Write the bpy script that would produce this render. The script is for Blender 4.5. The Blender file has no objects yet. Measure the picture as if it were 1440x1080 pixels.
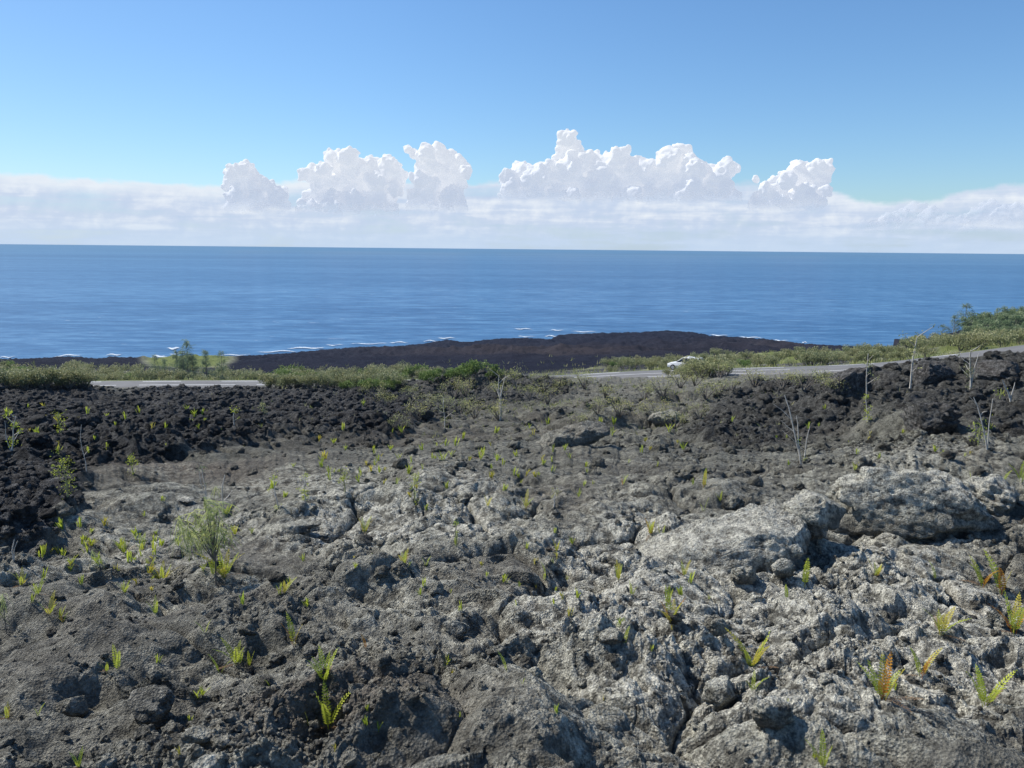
import bpy, math, random
import numpy as np
from mathutils import Matrix, Vector, Euler

R = math.radians
import time as _tm
_t00 = _tm.time()


def tick(k): print('TICK', k, round(_tm.time() - _t00, 1), flush=True)


rng = np.random.default_rng(7)
random.seed(7)
scene = bpy.context.scene
col = scene.collection

# ------------------------------------------------------------------ camera
CAM_Z = 70.0
F = 1130.0
PITCH = R(9.55)
ROLL = R(0.557)
M3 = (Matrix.Rotation(math.pi / 2 - PITCH, 3, 'X') @ Matrix.Rotation(ROLL, 3, 'Z'))
MN = np.array(M3)
cam_d = bpy.data.cameras.new('camera')
cam = bpy.data.objects.new('camera', cam_d)
col.objects.link(cam)
cam.location = (0, 0, CAM_Z)
cam.rotation_euler = M3.to_euler()
cam_d.sensor_width = 36
cam_d.lens = 36 * F / 1440
cam_d.clip_start = 0.05
cam_d.clip_end = 400000
scene.camera = cam
scene.view_settings.view_transform = 'Standard'
scene.view_settings.look = 'None'
scene.view_settings.exposure = 0
scene.cycles.transparent_max_bounces = 24
scene.cycles.max_bounces = 6
scene.cycles.diffuse_bounces = 3


def pdir(px, py):
    v = MN @ np.array([(px - 720) / F, -(py - 540) / F, -1.0])
    return v


def azs(px, py):
    v = pdir(px, py)
    h = math.hypot(v[0], v[1])
    return math.atan2(v[0], v[1]), v[2] / h      # azimuth, slope


def proj(P):
    """world points (n,3) -> px, py, depth"""
    q = (P - np.array([0, 0, CAM_Z])) @ MN
    dep = -q[..., 2]
    dd = np.where(np.abs(dep) < 1e-6, 1e-6, dep)
    return 720 + F * q[..., 0] / dd, 540 - F * q[..., 1] / dd, dep


# ------------------------------------------------------------------ noise (numpy)
def h32(ix, iy, s):
    h = ix.astype(np.int32).view(np.uint32) * np.uint32(374761393) + iy.astype(np.int32).view(np.uint32) * np.uint32(668265263) + np.uint32((s * 974634777) & 0xFFFFFFFF)
    h ^= h >> np.uint32(13); h *= np.uint32(1274126177)
    h ^= h >> np.uint32(16); h *= np.uint32(2246822519)
    h ^= h >> np.uint32(15)
    return h


_GA = np.arange(256) * (2 * math.pi / 256)
_GC = np.cos(_GA).astype(np.float32); _GS = np.sin(_GA).astype(np.float32)


def perlin(x, y, s=0):
    x0 = np.floor(x); y0 = np.floor(y)
    fx = (x - x0).astype(np.float32); fy = (y - y0).astype(np.float32)
    ix = x0.astype(np.int64); iy = y0.astype(np.int64)
    u = fx * fx * fx * (fx * (fx * 6 - 15) + 10)
    v = fy * fy * fy * (fy * (fy * 6 - 15) + 10)

    def g(dx, dy):
        a = h32(ix + dx, iy + dy, s) & np.uint32(255)
        return _GC[a] * (fx - dx) + _GS[a] * (fy - dy)
    a = g(0, 0); b = g(1, 0); c = g(0, 1); d = g(1, 1)
    return ((a + u * (b - a)) * (1 - v) + (c + u * (d - c)) * v) * 1.5


def worley(x, y, s=0):
    """F1, F2 and a random value of the nearest cell"""
    x0 = np.floor(x); y0 = np.floor(y)
    fx = (x - x0).astype(np.float32); fy = (y - y0).astype(np.float32)
    x0 = x0.astype(np.int32); y0 = y0.astype(np.int32)
    f1 = np.full(x.shape, 9.0, np.float32); f2 = f1.copy(); idv = np.zeros(x.shape, np.uint32)
    for dx in (-1, 0, 1):
        for dy in (-1, 0, 1):
            h = h32(x0 + dx, y0 + dy, s)
            d = (dx + (h & np.uint32(0xFFFF)) * np.float32(1 / 65536.0) - fx) ** 2 + (dy + (h >> np.uint32(16)) * np.float32(1 / 65536.0) - fy) ** 2
            c = d < f1
            f2 = np.where(c, f1, np.minimum(f2, d))
            idv = np.where(c, h, idv)
            f1 = np.minimum(f1, d)
    idv = ((idv * np.uint32(2654435761)) >> np.uint32(16)) * np.float32(1 / 65536.0)
    return np.sqrt(f1), np.sqrt(f2), idv


def sstep(a, b, x):
    t = np.clip((x - a) / (b - a), 0, 1)
    return t * t * (3 - 2 * t)


def n3(P, s=0):
    """3-D value-ish noise from three perlin slices"""
    return (perlin(P[:, 0] + 3.1 * P[:, 2], P[:, 1] - 1.7 * P[:, 2], s)
            + perlin(P[:, 1] + 2.3 * P[:, 0] * .4, P[:, 2] * 1.1 + 7, s + 5)
            + perlin(P[:, 2] + 11, P[:, 0] * 1.1 + .5 * P[:, 1], s + 9)) * .6


def w3(P, s=0):
    """3-D worley F1"""
    c0 = np.floor(P).astype(np.int64)
    f1 = np.full(len(P), 9.0)
    for dx in (-1, 0, 1):
        for dy in (-1, 0, 1):
            for dz in (-1, 0, 1):
                h = h32(c0[:, 0] + dx, c0[:, 1] + dy + (c0[:, 2] + dz) * 57, s).astype(np.int64)
                q0 = c0[:, 0] + dx + (h & 0x3FF) / 1024.0
                q1 = c0[:, 1] + dy + ((h >> 10) & 0x3FF) / 1024.0
                q2 = c0[:, 2] + dz + ((h >> 20) & 0x3FF) / 1024.0
                d = (q0 - P[:, 0]) ** 2 + (q1 - P[:, 1]) ** 2 + (q2 - P[:, 2]) ** 2
                f1 = np.minimum(f1, d)
    return np.sqrt(f1)


# ------------------------------------------------------------------ base terrain: thin-plate fit through control points
ROAD_C = [(-900, 560, 150), (-500, 551, 122), (-200, 547, 112), (0, 545, 108), (200, 542, 105), (400, 541.5, 103), (600, 540, 98), (750, 535, 92),
          (880, 527.5, 88), (1000, 523, 84), (1180, 518, 78), (1300, 508, 76), (1440, 493.5, 76), (1620, 476, 79), (1900, 452, 88)]
CP = []   # (azimuth, r, residual)


def add_cp(px, py, r):
    az, s = azs(px, py)
    z = s * r
    CP.append((az, r, (z + 1.7 + .155 * r) / r))


def add_cz(px, py, zabs, dr=0):
    az, s = azs(px, py)
    r = (zabs - CAM_Z) / s
    CP.append((az, r, (zabs - CAM_Z + 1.7 + .155 * r) / r))
    for ddr, zz in ((22, zabs - 3), (45, -6), (120, -30), (400, -90)):
        CP.append((az, r + ddr, (zz - CAM_Z + 1.7 + .155 * (r + ddr)) / (r + ddr)))


for c in ROAD_C[2:-1]:
    add_cp(*c)
for c in [(-200, 534, 86), (0, 534, 84), (100, 535, 83), (200, 545, 82), (300, 547, 81), (400, 534, 80), (500, 533, 79),
          (560, 543, 76), (620, 533, 74), (700, 530, 74), (780, 531, 72), (850, 536, 66), (930, 541, 62), (1000, 543, 56), (1100, 541, 52),
          (1180, 536, 46), (1250, 527, 41), (1320, 515, 40), (1400, 517, 40), (1500, 510, 40), (1600, 500, 40),
          (1440, 566, 27), (1300, 600, 19), (1180, 604, 20), (1060, 606, 21),
          (0, 600, 32), (200, 600, 30), (400, 600, 27), (600, 600, 25), (800, 600, 25),
          (0, 700, 12.5), (200, 670, 13.5), (500, 650, 15), (800, 650, 15),
          (0, 522, 150), (200, 522, 150), (400, 523, 150), (500, 518, 150), (700, 512, 150), (850, 517, 125), (1000, 506, 125), (1150, 501, 125),
          (1250, 499, 120), (1300, 492, 140), (1440, 478, 140), (1440, 455, 215), (1385, 468, 205), (1325, 487, 200), (1530, 430, 230), (1440, 470, 330),
          (100, 511, 300), (300, 509, 300), (500, 500, 300), (700, 493, 300), (900, 486, 300), (1000, 488, 300), (1100, 493, 300), (1250, 494, 300)]:
    add_cp(*c)
for c in [(-400, 508, 5), (0, 506, 5), (100, 502, 5), (205, 505, 4), (250, 507, 2.5), (290, 504, 4), (400, 497, 5), (500, 488, 6), (600, 483, 6), (700, 478, 6), (800, 471, 7),
          (870, 469, 7), (940, 466, 9), (1040, 474, 7), (1130, 484, 5), (1200, 489, 4), (1350, 493, 4), (1500, 493, 4), (1800, 500, 4)]:
    add_cz(*c)
for r in (2.2, 3.2, 4.6, 7, 10):
    for a in (-50, -28, -10, 10, 28, 50):
        CP.append((R(a), r, 0.0))
CP = np.array(CP)


def tps(d2):
    return 0.5 * d2 * np.log(np.maximum(d2, 1e-12))


_cx = np.stack([CP[:, 0] * 2.2, np.log(CP[:, 1])], 1)
_n = len(_cx)
_K = tps(((_cx[:, None] - _cx[None]) ** 2).sum(-1)) + np.eye(_n) * 2e-4
_P = np.concatenate([np.ones((_n, 1)), _cx], 1)
_A = np.block([[_K, _P], [_P.T, np.zeros((3, 3))]])
_w = np.linalg.lstsq(_A, np.concatenate([CP[:, 2], np.zeros(3)]), rcond=None)[0]


def base_z(az, r):
    """az, r arrays (any shape) -> z relative to the camera"""
    sh = az.shape
    a = np.clip(az, -R(52), R(52)).ravel() * 2.2
    l = np.log(np.clip(r, 2.2, 1200)).ravel()
    out = np.empty(a.shape)
    for i in range(0, len(a), 20000):
        q = np.stack([a[i:i + 20000], l[i:i + 20000]], 1)
        k = tps(((q[:, None] - _cx[None]) ** 2).sum(-1))
        out[i:i + 20000] = k @ _w[:_n] + _w[_n] + q @ _w[_n + 1:]
    res = out.reshape(sh)
    return -(1.7 + .155 * r) + r * res


# polar grid
az_d = np.arctan(np.linspace(math.tan(R(-39)), math.tan(R(39)), 1500))
az_c = np.concatenate([np.linspace(R(39), R(60), 60)[1:], np.linspace(R(60), R(300), 90)[1:], np.linspace(R(300), R(321), 60)[1:-1]])
AZ = np.concatenate([az_d, az_c])
NC = len(AZ)
rs = [0.35]
while rs[-1] < 1150:
    r = rs[-1]
    if r < 2.2: k = .03
    elif r < 8: k = .0024
    elif r < 30: k = .0024 + (.0036 - .0024) * (r - 8) / 22
    elif r < 110: k = .0036
    elif r < 700: k = .006
    else: k = .03
    rs.append(r * (1 + k))
RS = np.array(rs)
NR = len(RS)
# coarse evaluation of the base, then linear interpolation
ci = np.unique(np.concatenate([np.arange(0, NR, 8), [NR - 1]]))
cj = np.unique(np.concatenate([np.arange(0, 1500, 12), np.arange(1499, NC, 3), [NC - 1]]))
azw = np.where(AZ > math.pi, AZ - 2 * math.pi, AZ)
B0 = base_z(*[g for g in np.meshgrid(azw[cj], RS[ci])])
tmp = np.empty((len(ci), NC))
for i in range(len(ci)):
    tmp[i] = np.interp(np.arange(NC), cj, B0[i])
BASE = np.empty((NR, NC))
ii = np.interp(np.arange(NR), ci, np.arange(len(ci)))
i0 = np.minimum(ii.astype(int), len(ci) - 2)
fr = (ii - i0)[:, None]
BASE = tmp[i0] * (1 - fr) + tmp[i0 + 1] * fr
XX = RS[:, None] * np.sin(AZ)[None]
YY = RS[:, None] * np.cos(AZ)[None]
SP = RS * .0035 + .002          # local spacing of the sheet
PX, PY, DP = proj(np.stack([XX, YY, BASE + CAM_Z], -1))
PX = np.where(DP > .1, PX, -9999); PY = np.where(DP > .1, PY, 9999)
print('grid', NR, NC, NR * NC)


# ------------------------------------------------------------------ zones
def poly_sd(px, py, poly):
    """signed distance (positive inside), image pixels of the ground fit"""
    d = np.full(px.shape, 1e9); ins = np.zeros(px.shape, bool)
    n = len(poly)
    for i in range(n):
        x1, y1 = poly[i]; x2, y2 = poly[(i + 1) % n]
        ex, ey = x2 - x1, y2 - y1
        t = np.clip(((px - x1) * ex + (py - y1) * ey) / (ex * ex + ey * ey), 0, 1)
        d = np.minimum(d, np.hypot(px - x1 - t * ex, py - y1 - t * ey))
        c = ((y1 > py) != (y2 > py)) & (px < (x2 - x1) * (py - y1) / (y2 - y1 + 1e-12) + x1)
        ins ^= c
    return np.where(ins, d, -d)


ZA_L = [(-600, 549), (400, 547), (560, 545), (585, 575), (578, 604), (520, 622), (420, 624), (320, 636), (262, 662), (200, 680), (138, 704), (116, 752), (60, 792), (-600, 850)]
ZA_R = [(1000, 575), (1050, 556), (1110, 545), (1180, 533), (1260, 512), (1440, 505), (2000, 480), (2000, 600), (1440, 625), (1330, 600), (1230, 590), (1150, 612), (1080, 640), (1010, 650), (960, 610)]
ZA_M = [(540, 540), (620, 528), (760, 527), (830, 545), (760, 575), (640, 585), (575, 600)]
wob = perlin(XX / (.18 * RS[:, None] + .3), YY / (.18 * RS[:, None] + .3), 3) * 14 + perlin(XX / (.05 * RS[:, None] + .1), YY / (.05 * RS[:, None] + .1), 4) * 8
aa = np.maximum(sstep(-9, 9, poly_sd(PX, PY, ZA_L) + wob), .74 * sstep(-14, 14, poly_sd(PX, PY, ZA_R) + wob))
aa = np.maximum(aa, .8 * sstep(-9, 9, poly_sd(PX, PY, ZA_M) + wob))
RR = np.broadcast_to(RS[:, None], XX.shape)

# road line in world space
rw = []
for px, py, r in ROAD_C:
    az, s = azs(px, py)
    rw.append((r * math.sin(az), r * math.cos(az), s * r))
rw = np.array(rw)
_t = np.concatenate([[0], np.cumsum(np.hypot(*np.diff(rw[:, :2], axis=0).T))])


def catmull(pts, n):
    out = []
    P = np.vstack([2 * pts[0] - pts[1], pts, 2 * pts[-1] - pts[-2]])
    for i in range(1, len(P) - 2):
        for k in range(n):
            t = k / n
            a, b, c, d = P[i - 1], P[i], P[i + 1], P[i + 2]
            out.append(.5 * ((2 * b) + (c - a) * t + (2 * a - 5 * b + 4 * c - d) * t * t + (3 * b - a - 3 * c + d) * t ** 3))
    out.append(P[-2])
    return np.array(out)


RC = catmull(rw, 14)
for _ in range(25):                       # smooth line
    RC[1:-1] = .5 * RC[1:-1] + .25 * (RC[:-2] + RC[2:])


def road_dist(x, y):
    best = np.full(x.shape, 1e9); zz = np.zeros(x.shape); side = np.zeros(x.shape)
    for i in range(len(RC) - 1):
        a = RC[i]; b = RC[i + 1]
        ex, ey = b[0] - a[0], b[1] - a[1]
        t = np.clip(((x - a[0]) * ex + (y - a[1]) * ey) / (ex * ex + ey * ey), 0, 1)
        dx = x - a[0] - t * ex; dy = y - a[1] - t * ey
        d = np.hypot(dx, dy)
        c = d < best
        best = np.where(c, d, best); zz = np.where(c, a[2] + t * (b[2] - a[2]), zz)
        side = np.where(c, np.sign(ex * dy - ey * dx), side)
    return best, zz, side                 # side>0: seaward


far_i = np.searchsorted(RS, 40)
RD = np.full(XX.shape, 999.0); RZ = np.zeros(XX.shape); RSD = np.full(XX.shape, -1.0)
_i1 = np.searchsorted(RS, 170)
RD[far_i:_i1], RZ[far_i:_i1], RSD[far_i:_i1] = road_dist(XX[far_i:_i1], YY[far_i:_i1])
RSD[_i1:] = 1
beyond = (RSD > 0) & (RR > 50)
aa = np.where(beyond, 0, aa) * sstep(4, 8, RD)
BF = beyond.astype(float)

# lichen field: strong in the right foreground, on the two big mounds, patchy elsewhere
def blob(cx, cy, rx, ry, p=1.0):
    return np.exp(-((((PX - cx) / rx) ** 2 + ((PY - cy) / ry) ** 2)) ** p)


pah = np.clip(blob(520, 650, 330, 60) + blob(250, 720, 250, 50) + .8 * blob(1000, 880, 110, 40) + .8 * blob(1250, 1050, 170, 60) + .7 * blob(480, 830, 140, 40) + blob(720, 1045, 190, 40) + .7 * blob(200, 900, 120, 50), 0, 1) * (1 - aa)   # smooth pahoehoe
lich = .95 * blob(1260, 960, 330, 110) + .85 * blob(1300, 690, 150, 70) + .75 * blob(1120, 830, 260, 60) + .7 * blob(900, 790, 120, 45) \
    + .5 * blob(560, 760, 240, 70) + .45 * blob(900, 1040, 300, 70) + .3 * blob(420, 720, 250, 60) + .5 * blob(1430, 640, 90, 50) + .4 * blob(850, 640, 150, 40) \
    + .35 * blob(620, 900, 250, 60) + .5 * blob(1000, 930, 180, 70) + .35 * blob(160, 760, 200, 60)
lich = np.clip(lich, 0, 1)
lich = np.clip(lich * 1.1 + .45 * perlin(XX / 1.1, YY / 1.1, 21) + .3 * perlin(XX / .4, YY / .4, 22) + .13 * (1 - pah), 0, 1) * (1 - aa)
lich = np.where(beyond, 0, lich)
rub = sstep(.02, .42, perlin(XX / 2.3, YY / 2.3, 31) + .5 * perlin(XX / .9, YY / .9, 32)) * (1 - pah) * (1 - .5 * aa)   # rubbly patches


# ------------------------------------------------------------------ displacement
H = np.zeros(XX.shape)


def octave(L, fn, fade=(1.3, 3.0), r0=0, r1=1e9):
    """fn(x, y) on the rows where a feature of size L can be drawn"""
    k = sstep(fade[0], fade[1], L / SP)
    i1 = int(np.searchsorted(-k, -1e-4)) if (k < 1e-4).any() else NR
    a = int(np.searchsorted(RS, r0)); i1 = min(i1, int(np.searchsorted(RS, r1)))
    if i1 <= a:
        return
    s = slice(a, i1)
    H[s] += fn(s, XX[s], YY[s]) * k[s, None]


near = 1 - BF
# large undulation
octave(16, lambda s, x, y: perlin(x / 16, y / 16, 1) * .55 * sstep(9, 30, RR[s]) * near[s] * sstep(3, 14, RD[s]) * (1 - .75 * sstep(55, 75, RR[s])))
octave(6, lambda s, x, y: perlin(x / 6, y / 6, 2) * .34 * sstep(3, 12, RR[s]) * near[s] * sstep(3, 10, RD[s]) * (1 - .7 * sstep(55, 75, RR[s])))
octave(2.6, lambda s, x, y: (.5 - np.abs(perlin(x / 2.6 + .3 * perlin(x, y, 77), y / 2.6, 5))) * .24 * near[s] * sstep(4, 8, RD[s]) * (1 - .7 * sstep(50, 75, RR[s])))


def tumuli(s, x, y):          # smooth domes divided by cracks
    wx = x + .35 * perlin(x / 1.1, y / 1.1, 41); wy = y + .35 * perlin(x / 1.1, y / 1.1, 42)
    f1, f2, i = worley(wx / 1.55, wy / 1.25, 43)
    e = f2 - f1
    return ((np.sqrt(np.clip(e, 0, 1)) - .45) * .17 * (.5 + i) - .06 * (1 - sstep(.0, .07, e))) * near[s] * (1 - aa[s]) * (1 - .5 * pah[s]) * sstep(3, 8, RD[s])


octave(1.2, tumuli)


def folds(s, x, y):           # ropy folds on the smooth lava
    w = perlin(x / 2.2, y / 2.2, 51) * 1.6 + perlin(x / .8, y / .8, 52) * .4
    u = (x * -.35 + y * .94) / .42 + w * 2.2
    f = 1 - np.abs(np.sin(u))
    m = sstep(-.1, .35, perlin(x / 3.1, y / 3.1, 53))
    return ((1 - f) ** .7 - .5) * .085 * m * pah[s] * near[s]


octave(.4, folds)


def plates(s, x, y):          # tilted broken crust plates
    wx = x + .2 * perlin(x / .7, y / .7, 61)
    f1, f2, i = worley(wx / 2.1, y / 1.3, 62)
    c0 = np.sin(i * 40); c1 = np.cos(i * 57)
    fx = wx / 2.1 - np.floor(wx / 2.1) - .5
    fy = y / 1.3 - np.floor(y / 1.3) - .5
    return (c0 * perlin(x / 1.9, y / 1.9, 63) + .5 * (i - .5)) * .15 * sstep(0, .22, f2 - f1) * near[s] * (1 - aa[s]) * sstep(4, 9, RD[s])


octave(1.3, plates)


def domes(L, amp, seed, wfn, ax=1.0, wp=.35):
    def fn(s, x, y):
        wx = x + wp * L * perlin(x / L * 1.3, y / L * 1.3, seed + 1)
        wy = y + wp * L * perlin(x / L * 1.3, y / L * 1.3, seed + 2)
        f1, f2, i = worley(wx / L / ax, wy / L, seed)
        return (np.sqrt(np.clip(1 - f1 * f1 * 1.25, 0, 1)) - .6) * amp * (.45 + 1.1 * i) * wfn(s)
    octave(L, fn)


NR_ = lambda s: near[s] * sstep(3.5, 8, RD[s])
farfade = 1 - .55 * sstep(50, 75, RR)
# aa clinker
domes(1.6, .18, 101, lambda s: aa[s] * NR_(s) * farfade[s])
domes(.75, .16, 104, lambda s: (aa[s] * farfade[s] + .10 * rub[s]) * NR_(s))
domes(.34, .16, 107, lambda s: (aa[s] * farfade[s] + .40 * rub[s]) * NR_(s))
domes(.16, .11, 110, lambda s: (aa[s] + .70 * rub[s] + .05 * (1 - pah[s])) * NR_(s))
domes(.08, .048, 113, lambda s: (aa[s] + .95 * rub[s] + .18 * (1 - .7 * pah[s])) * NR_(s))
domes(.038, .02, 116, lambda s: (aa[s] + 1.1 * rub[s] + .42 * (1 - .5 * pah[s])) * NR_(s))
# lichen cauliflower lumps
domes(.24, .045, 121, lambda s: lich[s] ** 1.5 * NR_(s))
domes(.11, .055, 124, lambda s: lich[s] * NR_(s))
domes(.05, .028, 127, lambda s: lich[s] * NR_(s))
# hollows: collapsed blisters and gaps under the crust
def pits(L, amp, seed, lim):
    def fn(s, x, y):
        f1, f2, i = worley((x + .3 * L * perlin(x / L * 2, y / L * 2, seed + 1)) / L / 1.5, (y + .3 * L * perlin(x / L * 2, y / L * 2, seed + 2)) / L, seed)
        return -amp * np.exp(-(f1 / (.22 + .25 * i)) ** 4) * (i > lim) * near[s] * (1 - aa[s]) * (1 - .5 * pah[s]) * sstep(4, 9, RD[s])
    octave(L * .7, fn)


pits(.8, .10, 201, .74)
pits(.38, .075, 204, .68)
pits(.17, .035, 207, .6)
# rough fractal
for L, A, sd in ((1.1, .12, 131), (.5, .07, 132), (.23, .035, 133), (.1, .018, 134), (.05, .010, 135), (.024, .005, 136)):
    octave(L, lambda s, x, y, L=L, A=A, sd=sd: (np.abs(perlin(x / L, y / L, sd)) * -1.2 + .35) * A * (.85 - .5 * pah[s] + 1.9 * aa[s] + .9 * rub[s]) * near[s] * sstep(3.5, 8, RD[s]))
# beyond the road: broad aa plain
bm = BF * sstep(6, 20, RD)
for L, A, sd in ((90, 2.2, 141), (38, 1.4, 142), (16, 1.3, 143), (7, .8, 144), (3.2, .45, 145), (1.6, .2, 146)):
    octave(L, lambda s, x, y, L=L, A=A, sd=sd: (np.abs(perlin(x / L, y / L, sd)) * -1.6 + .5) * A * bm[s] * (.35 + .65 * sstep(150, 260, RR[s])), fade=(1.2, 2.5))
domes(9, 1.2, 151, lambda s: bm[s] * sstep(170, 260, RR[s]))

# hand-placed relief: (px, py of its foot in the picture, half-widths in m across / along, height in m, profile power)
FEAT = [
    (1295, 722, .92, .62, .28, 1.4), (1215, 722, .55, .45, .15, 1.4), (1400, 700, .6, .5, .16, 1.4),
    (1030, 735, 1.2, .5, .26, 1.4), (1150, 722, .5, .45, .16, 1.4), (930, 772, .8, .4, .14, 1.5), (1060, 812, .55, .22, -.20, 1.0), (1185, 770, .3, .3, -.12, 1.0),
    (1250, 1075, .75, .42, .20, 1.6), (880, 1000, .35, .3, .12, 1.5), (640, 1055, .7, .35, .12, 1.5),
    (240, 958, .3, .2, -.2, 1.0), (170, 880, .35, .2, -.18, 1.0), (480, 838, .55, .35, .20, 1.5), (330, 910, .55, .3, .14, 1.5),
    (60, 940, .8, .4, .16, 1.4), (760, 800, .5, .3, .12, 1.4), (600, 720, 1.1, .5, .2, 1.4), (870, 640, 1.0, .5, .34, 1.5), (400, 740, 1.4, .5, .18, 1.3),
    (840, 600, 1.3, .8, .55, 1.5), (700, 620, 1.8, 1.0, .3, 1.3),
    (1255, 548, 2.2, 1.2, .7, 1.6), (1320, 533, 2.4, 1.0, 0.7, 1.8), (1420, 530, 3.0, 1.2, .7, 1.8), (1370, 560, 1.6, 1.2, -.9, 1.6), (1295, 600, 1.3, .8, .6, 1.6), (1180, 580, 1.6, 1.0, .4, 1.5),
    (620, 545, 4, 3, .7, 1.5), (700, 545, 4, 3, .6, 1.5), (1060, 560, 3, 1.6, .5, 1.5), (980, 575, 1.8, 1.0, .5, 1.6), (120, 740, 1.6, .8, .35, 1.4), (60, 700, 2, .9, .4, 1.4)]
for px, py, hx, hy, hh, pw in FEAT:
    az, s = azs(px, py)
    r_ = RS[:, None]
    # foot point: march along azimuth on the fitted base
    rr = np.exp(np.linspace(math.log(2.3), math.log(160), 600))
    zz = base_z(np.full(600, az), rr)
    k = int(np.argmax(zz <= s * rr)) if False else int(np.argmin(np.abs(zz - s * rr)))
    cx, cy = rr[k] * math.sin(az), rr[k] * math.cos(az)
    lo = np.searchsorted(RS, rr[k] - 2.2 * max(hx, hy)); hi = np.searchsorted(RS, rr[k] + 2.2 * max(hx, hy))
    x = XX[lo:hi]; y = YY[lo:hi]
    ca, sa = math.cos(az), math.sin(az)
    u = ((x - cx) * ca - (y - cy) * sa) / hx; v = ((x - cx) * sa + (y - cy) * ca) / hy
    q = u * u + v * v
    q = q * (1 + .35 * perlin(x / (hx * .7), y / (hy * .9), int(px)))
    H[lo:hi] += hh * np.exp(-np.abs(q) ** pw)

# flatten under the road
k = sstep(4.2, 8.5, RD)
BASE2 = np.where(RD < 60, BASE * k + (RZ - .06) * (1 - k), BASE)
Z = BASE2 + H * np.where(RD < 60, sstep(4.2, 7, RD), 1) + CAM_Z
# the crest of the near flow: the road and the coast show over it
SKYX = [-600, 0, 100, 140, 200, 300, 350, 400, 480, 540, 590, 640, 700, 780, 850, 900, 950, 1010, 1080, 1140, 1180, 1215, 1250, 1280, 1300, 1350, 1400, 1440, 1600, 2000]
SKYY = [536, 536.5, 538, 545, 546.5, 548, 545, 537, 536, 535, 531, 527, 525, 526, 531, 533, 534, 532, 534, 534, 529, 522, 517, 513, 504, 509, 503, 500, 480, 440]
azs_sky = np.array([azs(x, y) for x, y in zip(SKYX, SKYY)])
cslope = np.interp(azw, azs_sky[:, 0], azs_sky[:, 1]) + .0035 * perlin(azw * 60, azw * 0, 5) + .002 * perlin(azw * 200, azw * 0, 6)
zm = cslope[None] * RR + CAM_Z
wd = .0022 * RR
cl = zm - wd * np.log1p(np.exp(np.clip((zm - Z) / wd, -40, 40)))
kk = (near * sstep(5, 12, RD) * sstep(8, 14, RR))
Z = Z * (1 - kk) + np.where(kk > 0, cl, Z) * kk
# the cliff edge of the lava coast against the sea
COX = [-400, 0, 60, 96, 130, 200, 218, 232, 275, 290, 330, 400, 450, 500, 560, 600, 628, 655, 700, 740, 775, 785, 800, 850, 900, 940, 975, 1000, 1040, 1080, 1130, 1180, 1250, 1330, 1500, 1900]
COY = [508, 506, 503, 501, 503.5, 503, 506, 509, 509, 503.5, 501, 497, 492, 488, 486.5, 482.5, 477.5, 481, 476, 475, 477, 471, 469.5, 468, 467, 464.5, 467, 472, 474, 477, 483, 486, 489, 492, 492, 500]
azc = np.array([azs(x, y) for x, y in zip(COX, COY)])
cs2 = np.interp(azw, azc[:, 0], azc[:, 1]) + .0009 * perlin(azw * 130, azw * 0, 15) + .0006 * perlin(azw * 400, azw * 0, 16)
zm = cs2[None] * RR + CAM_Z
wd = .0006 * RR
cl = zm - wd * np.log1p(np.exp(np.clip((zm - Z) / wd, -40, 40)))
kk = sstep(230, 300, RR) * (azw < R(25.5))[None]
Z = np.where(Z > -2, Z * (1 - kk) + cl * kk, Z)
# sideways displacement so faces undercut a little
k = near * sstep(4, 9, RD)
DX = np.zeros(XX.shape); DY = np.zeros(XX.shape)
for L, A, sd in ((.7, .10, 161), (.3, .055, 163), (.13, .03, 165)):
    w = sstep(1.5, 3, L / SP)
    n = int(np.searchsorted(-w, -1e-4)) if (w < 1e-4).any() else NR
    s = slice(0, n)
    DX[s] += perlin(XX[s] / L, YY[s] / L, sd) * A * w[s, None] * k[s] * (.6 + .8 * aa[s])
    DY[s] += perlin(XX[s] / L, YY[s] / L, sd + 1) * A * w[s, None] * k[s] * (.6 + .8 * aa[s])

# convexity: lichen settles on what stands out, hollows get shade painted in
def box(A, n, axis):
    A = np.moveaxis(A, axis, 0)
    P = np.concatenate([np.repeat(A[:1], n + 1, 0), A, np.repeat(A[-1:], n, 0)], 0)
    C = np.cumsum(P, 0, dtype=np.float64)
    return np.moveaxis((C[2 * n + 1:] - C[:-2 * n - 1]) / (2 * n + 1), 0, axis)


def blur(A, n):
    return box(box(A, n, 0), n, 1)


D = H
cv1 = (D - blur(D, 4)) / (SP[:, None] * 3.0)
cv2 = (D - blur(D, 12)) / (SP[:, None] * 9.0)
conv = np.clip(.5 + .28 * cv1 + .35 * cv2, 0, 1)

V = np.stack([XX + DX, YY + DY, Z], -1).reshape(-1, 3).astype(np.float32)


def mesh_from_arrays(name, V, Fq, smooth=True):
    me = bpy.data.meshes.new(name)
    nv, nf, k = len(V), len(Fq), Fq.shape[1]
    me.vertices.add(nv); me.vertices.foreach_set('co', np.ascontiguousarray(V, np.float32).ravel())
    me.loops.add(nf * k); me.loops.foreach_set('vertex_index', np.ascontiguousarray(Fq, np.int32).ravel())
    me.polygons.add(nf)
    me.polygons.foreach_set('loop_start', np.arange(0, nf * k, k, dtype=np.int32))
    me.polygons.foreach_set('use_smooth', np.full(nf, smooth, bool))
    me.update(calc_edges=True)
    return me


def fattr(me, name, arr):
    a = me.attributes.new(name, 'FLOAT', 'POINT')
    a.data.foreach_set('value', np.ascontiguousarray(arr, np.float32).ravel())


i, j = np.meshgrid(np.arange(NR - 1), np.arange(NC), indexing='ij')
j2 = (j + 1) % NC
FQ = np.stack([i * NC + j, i * NC + j2, (i + 1) * NC + j2, (i + 1) * NC + j], -1).reshape(-1, 4)
# azimuth grows clockwise: reverse for upward normals
FQ = FQ[:, ::-1]
gm = mesh_from_arrays('ground', V, FQ)

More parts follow.
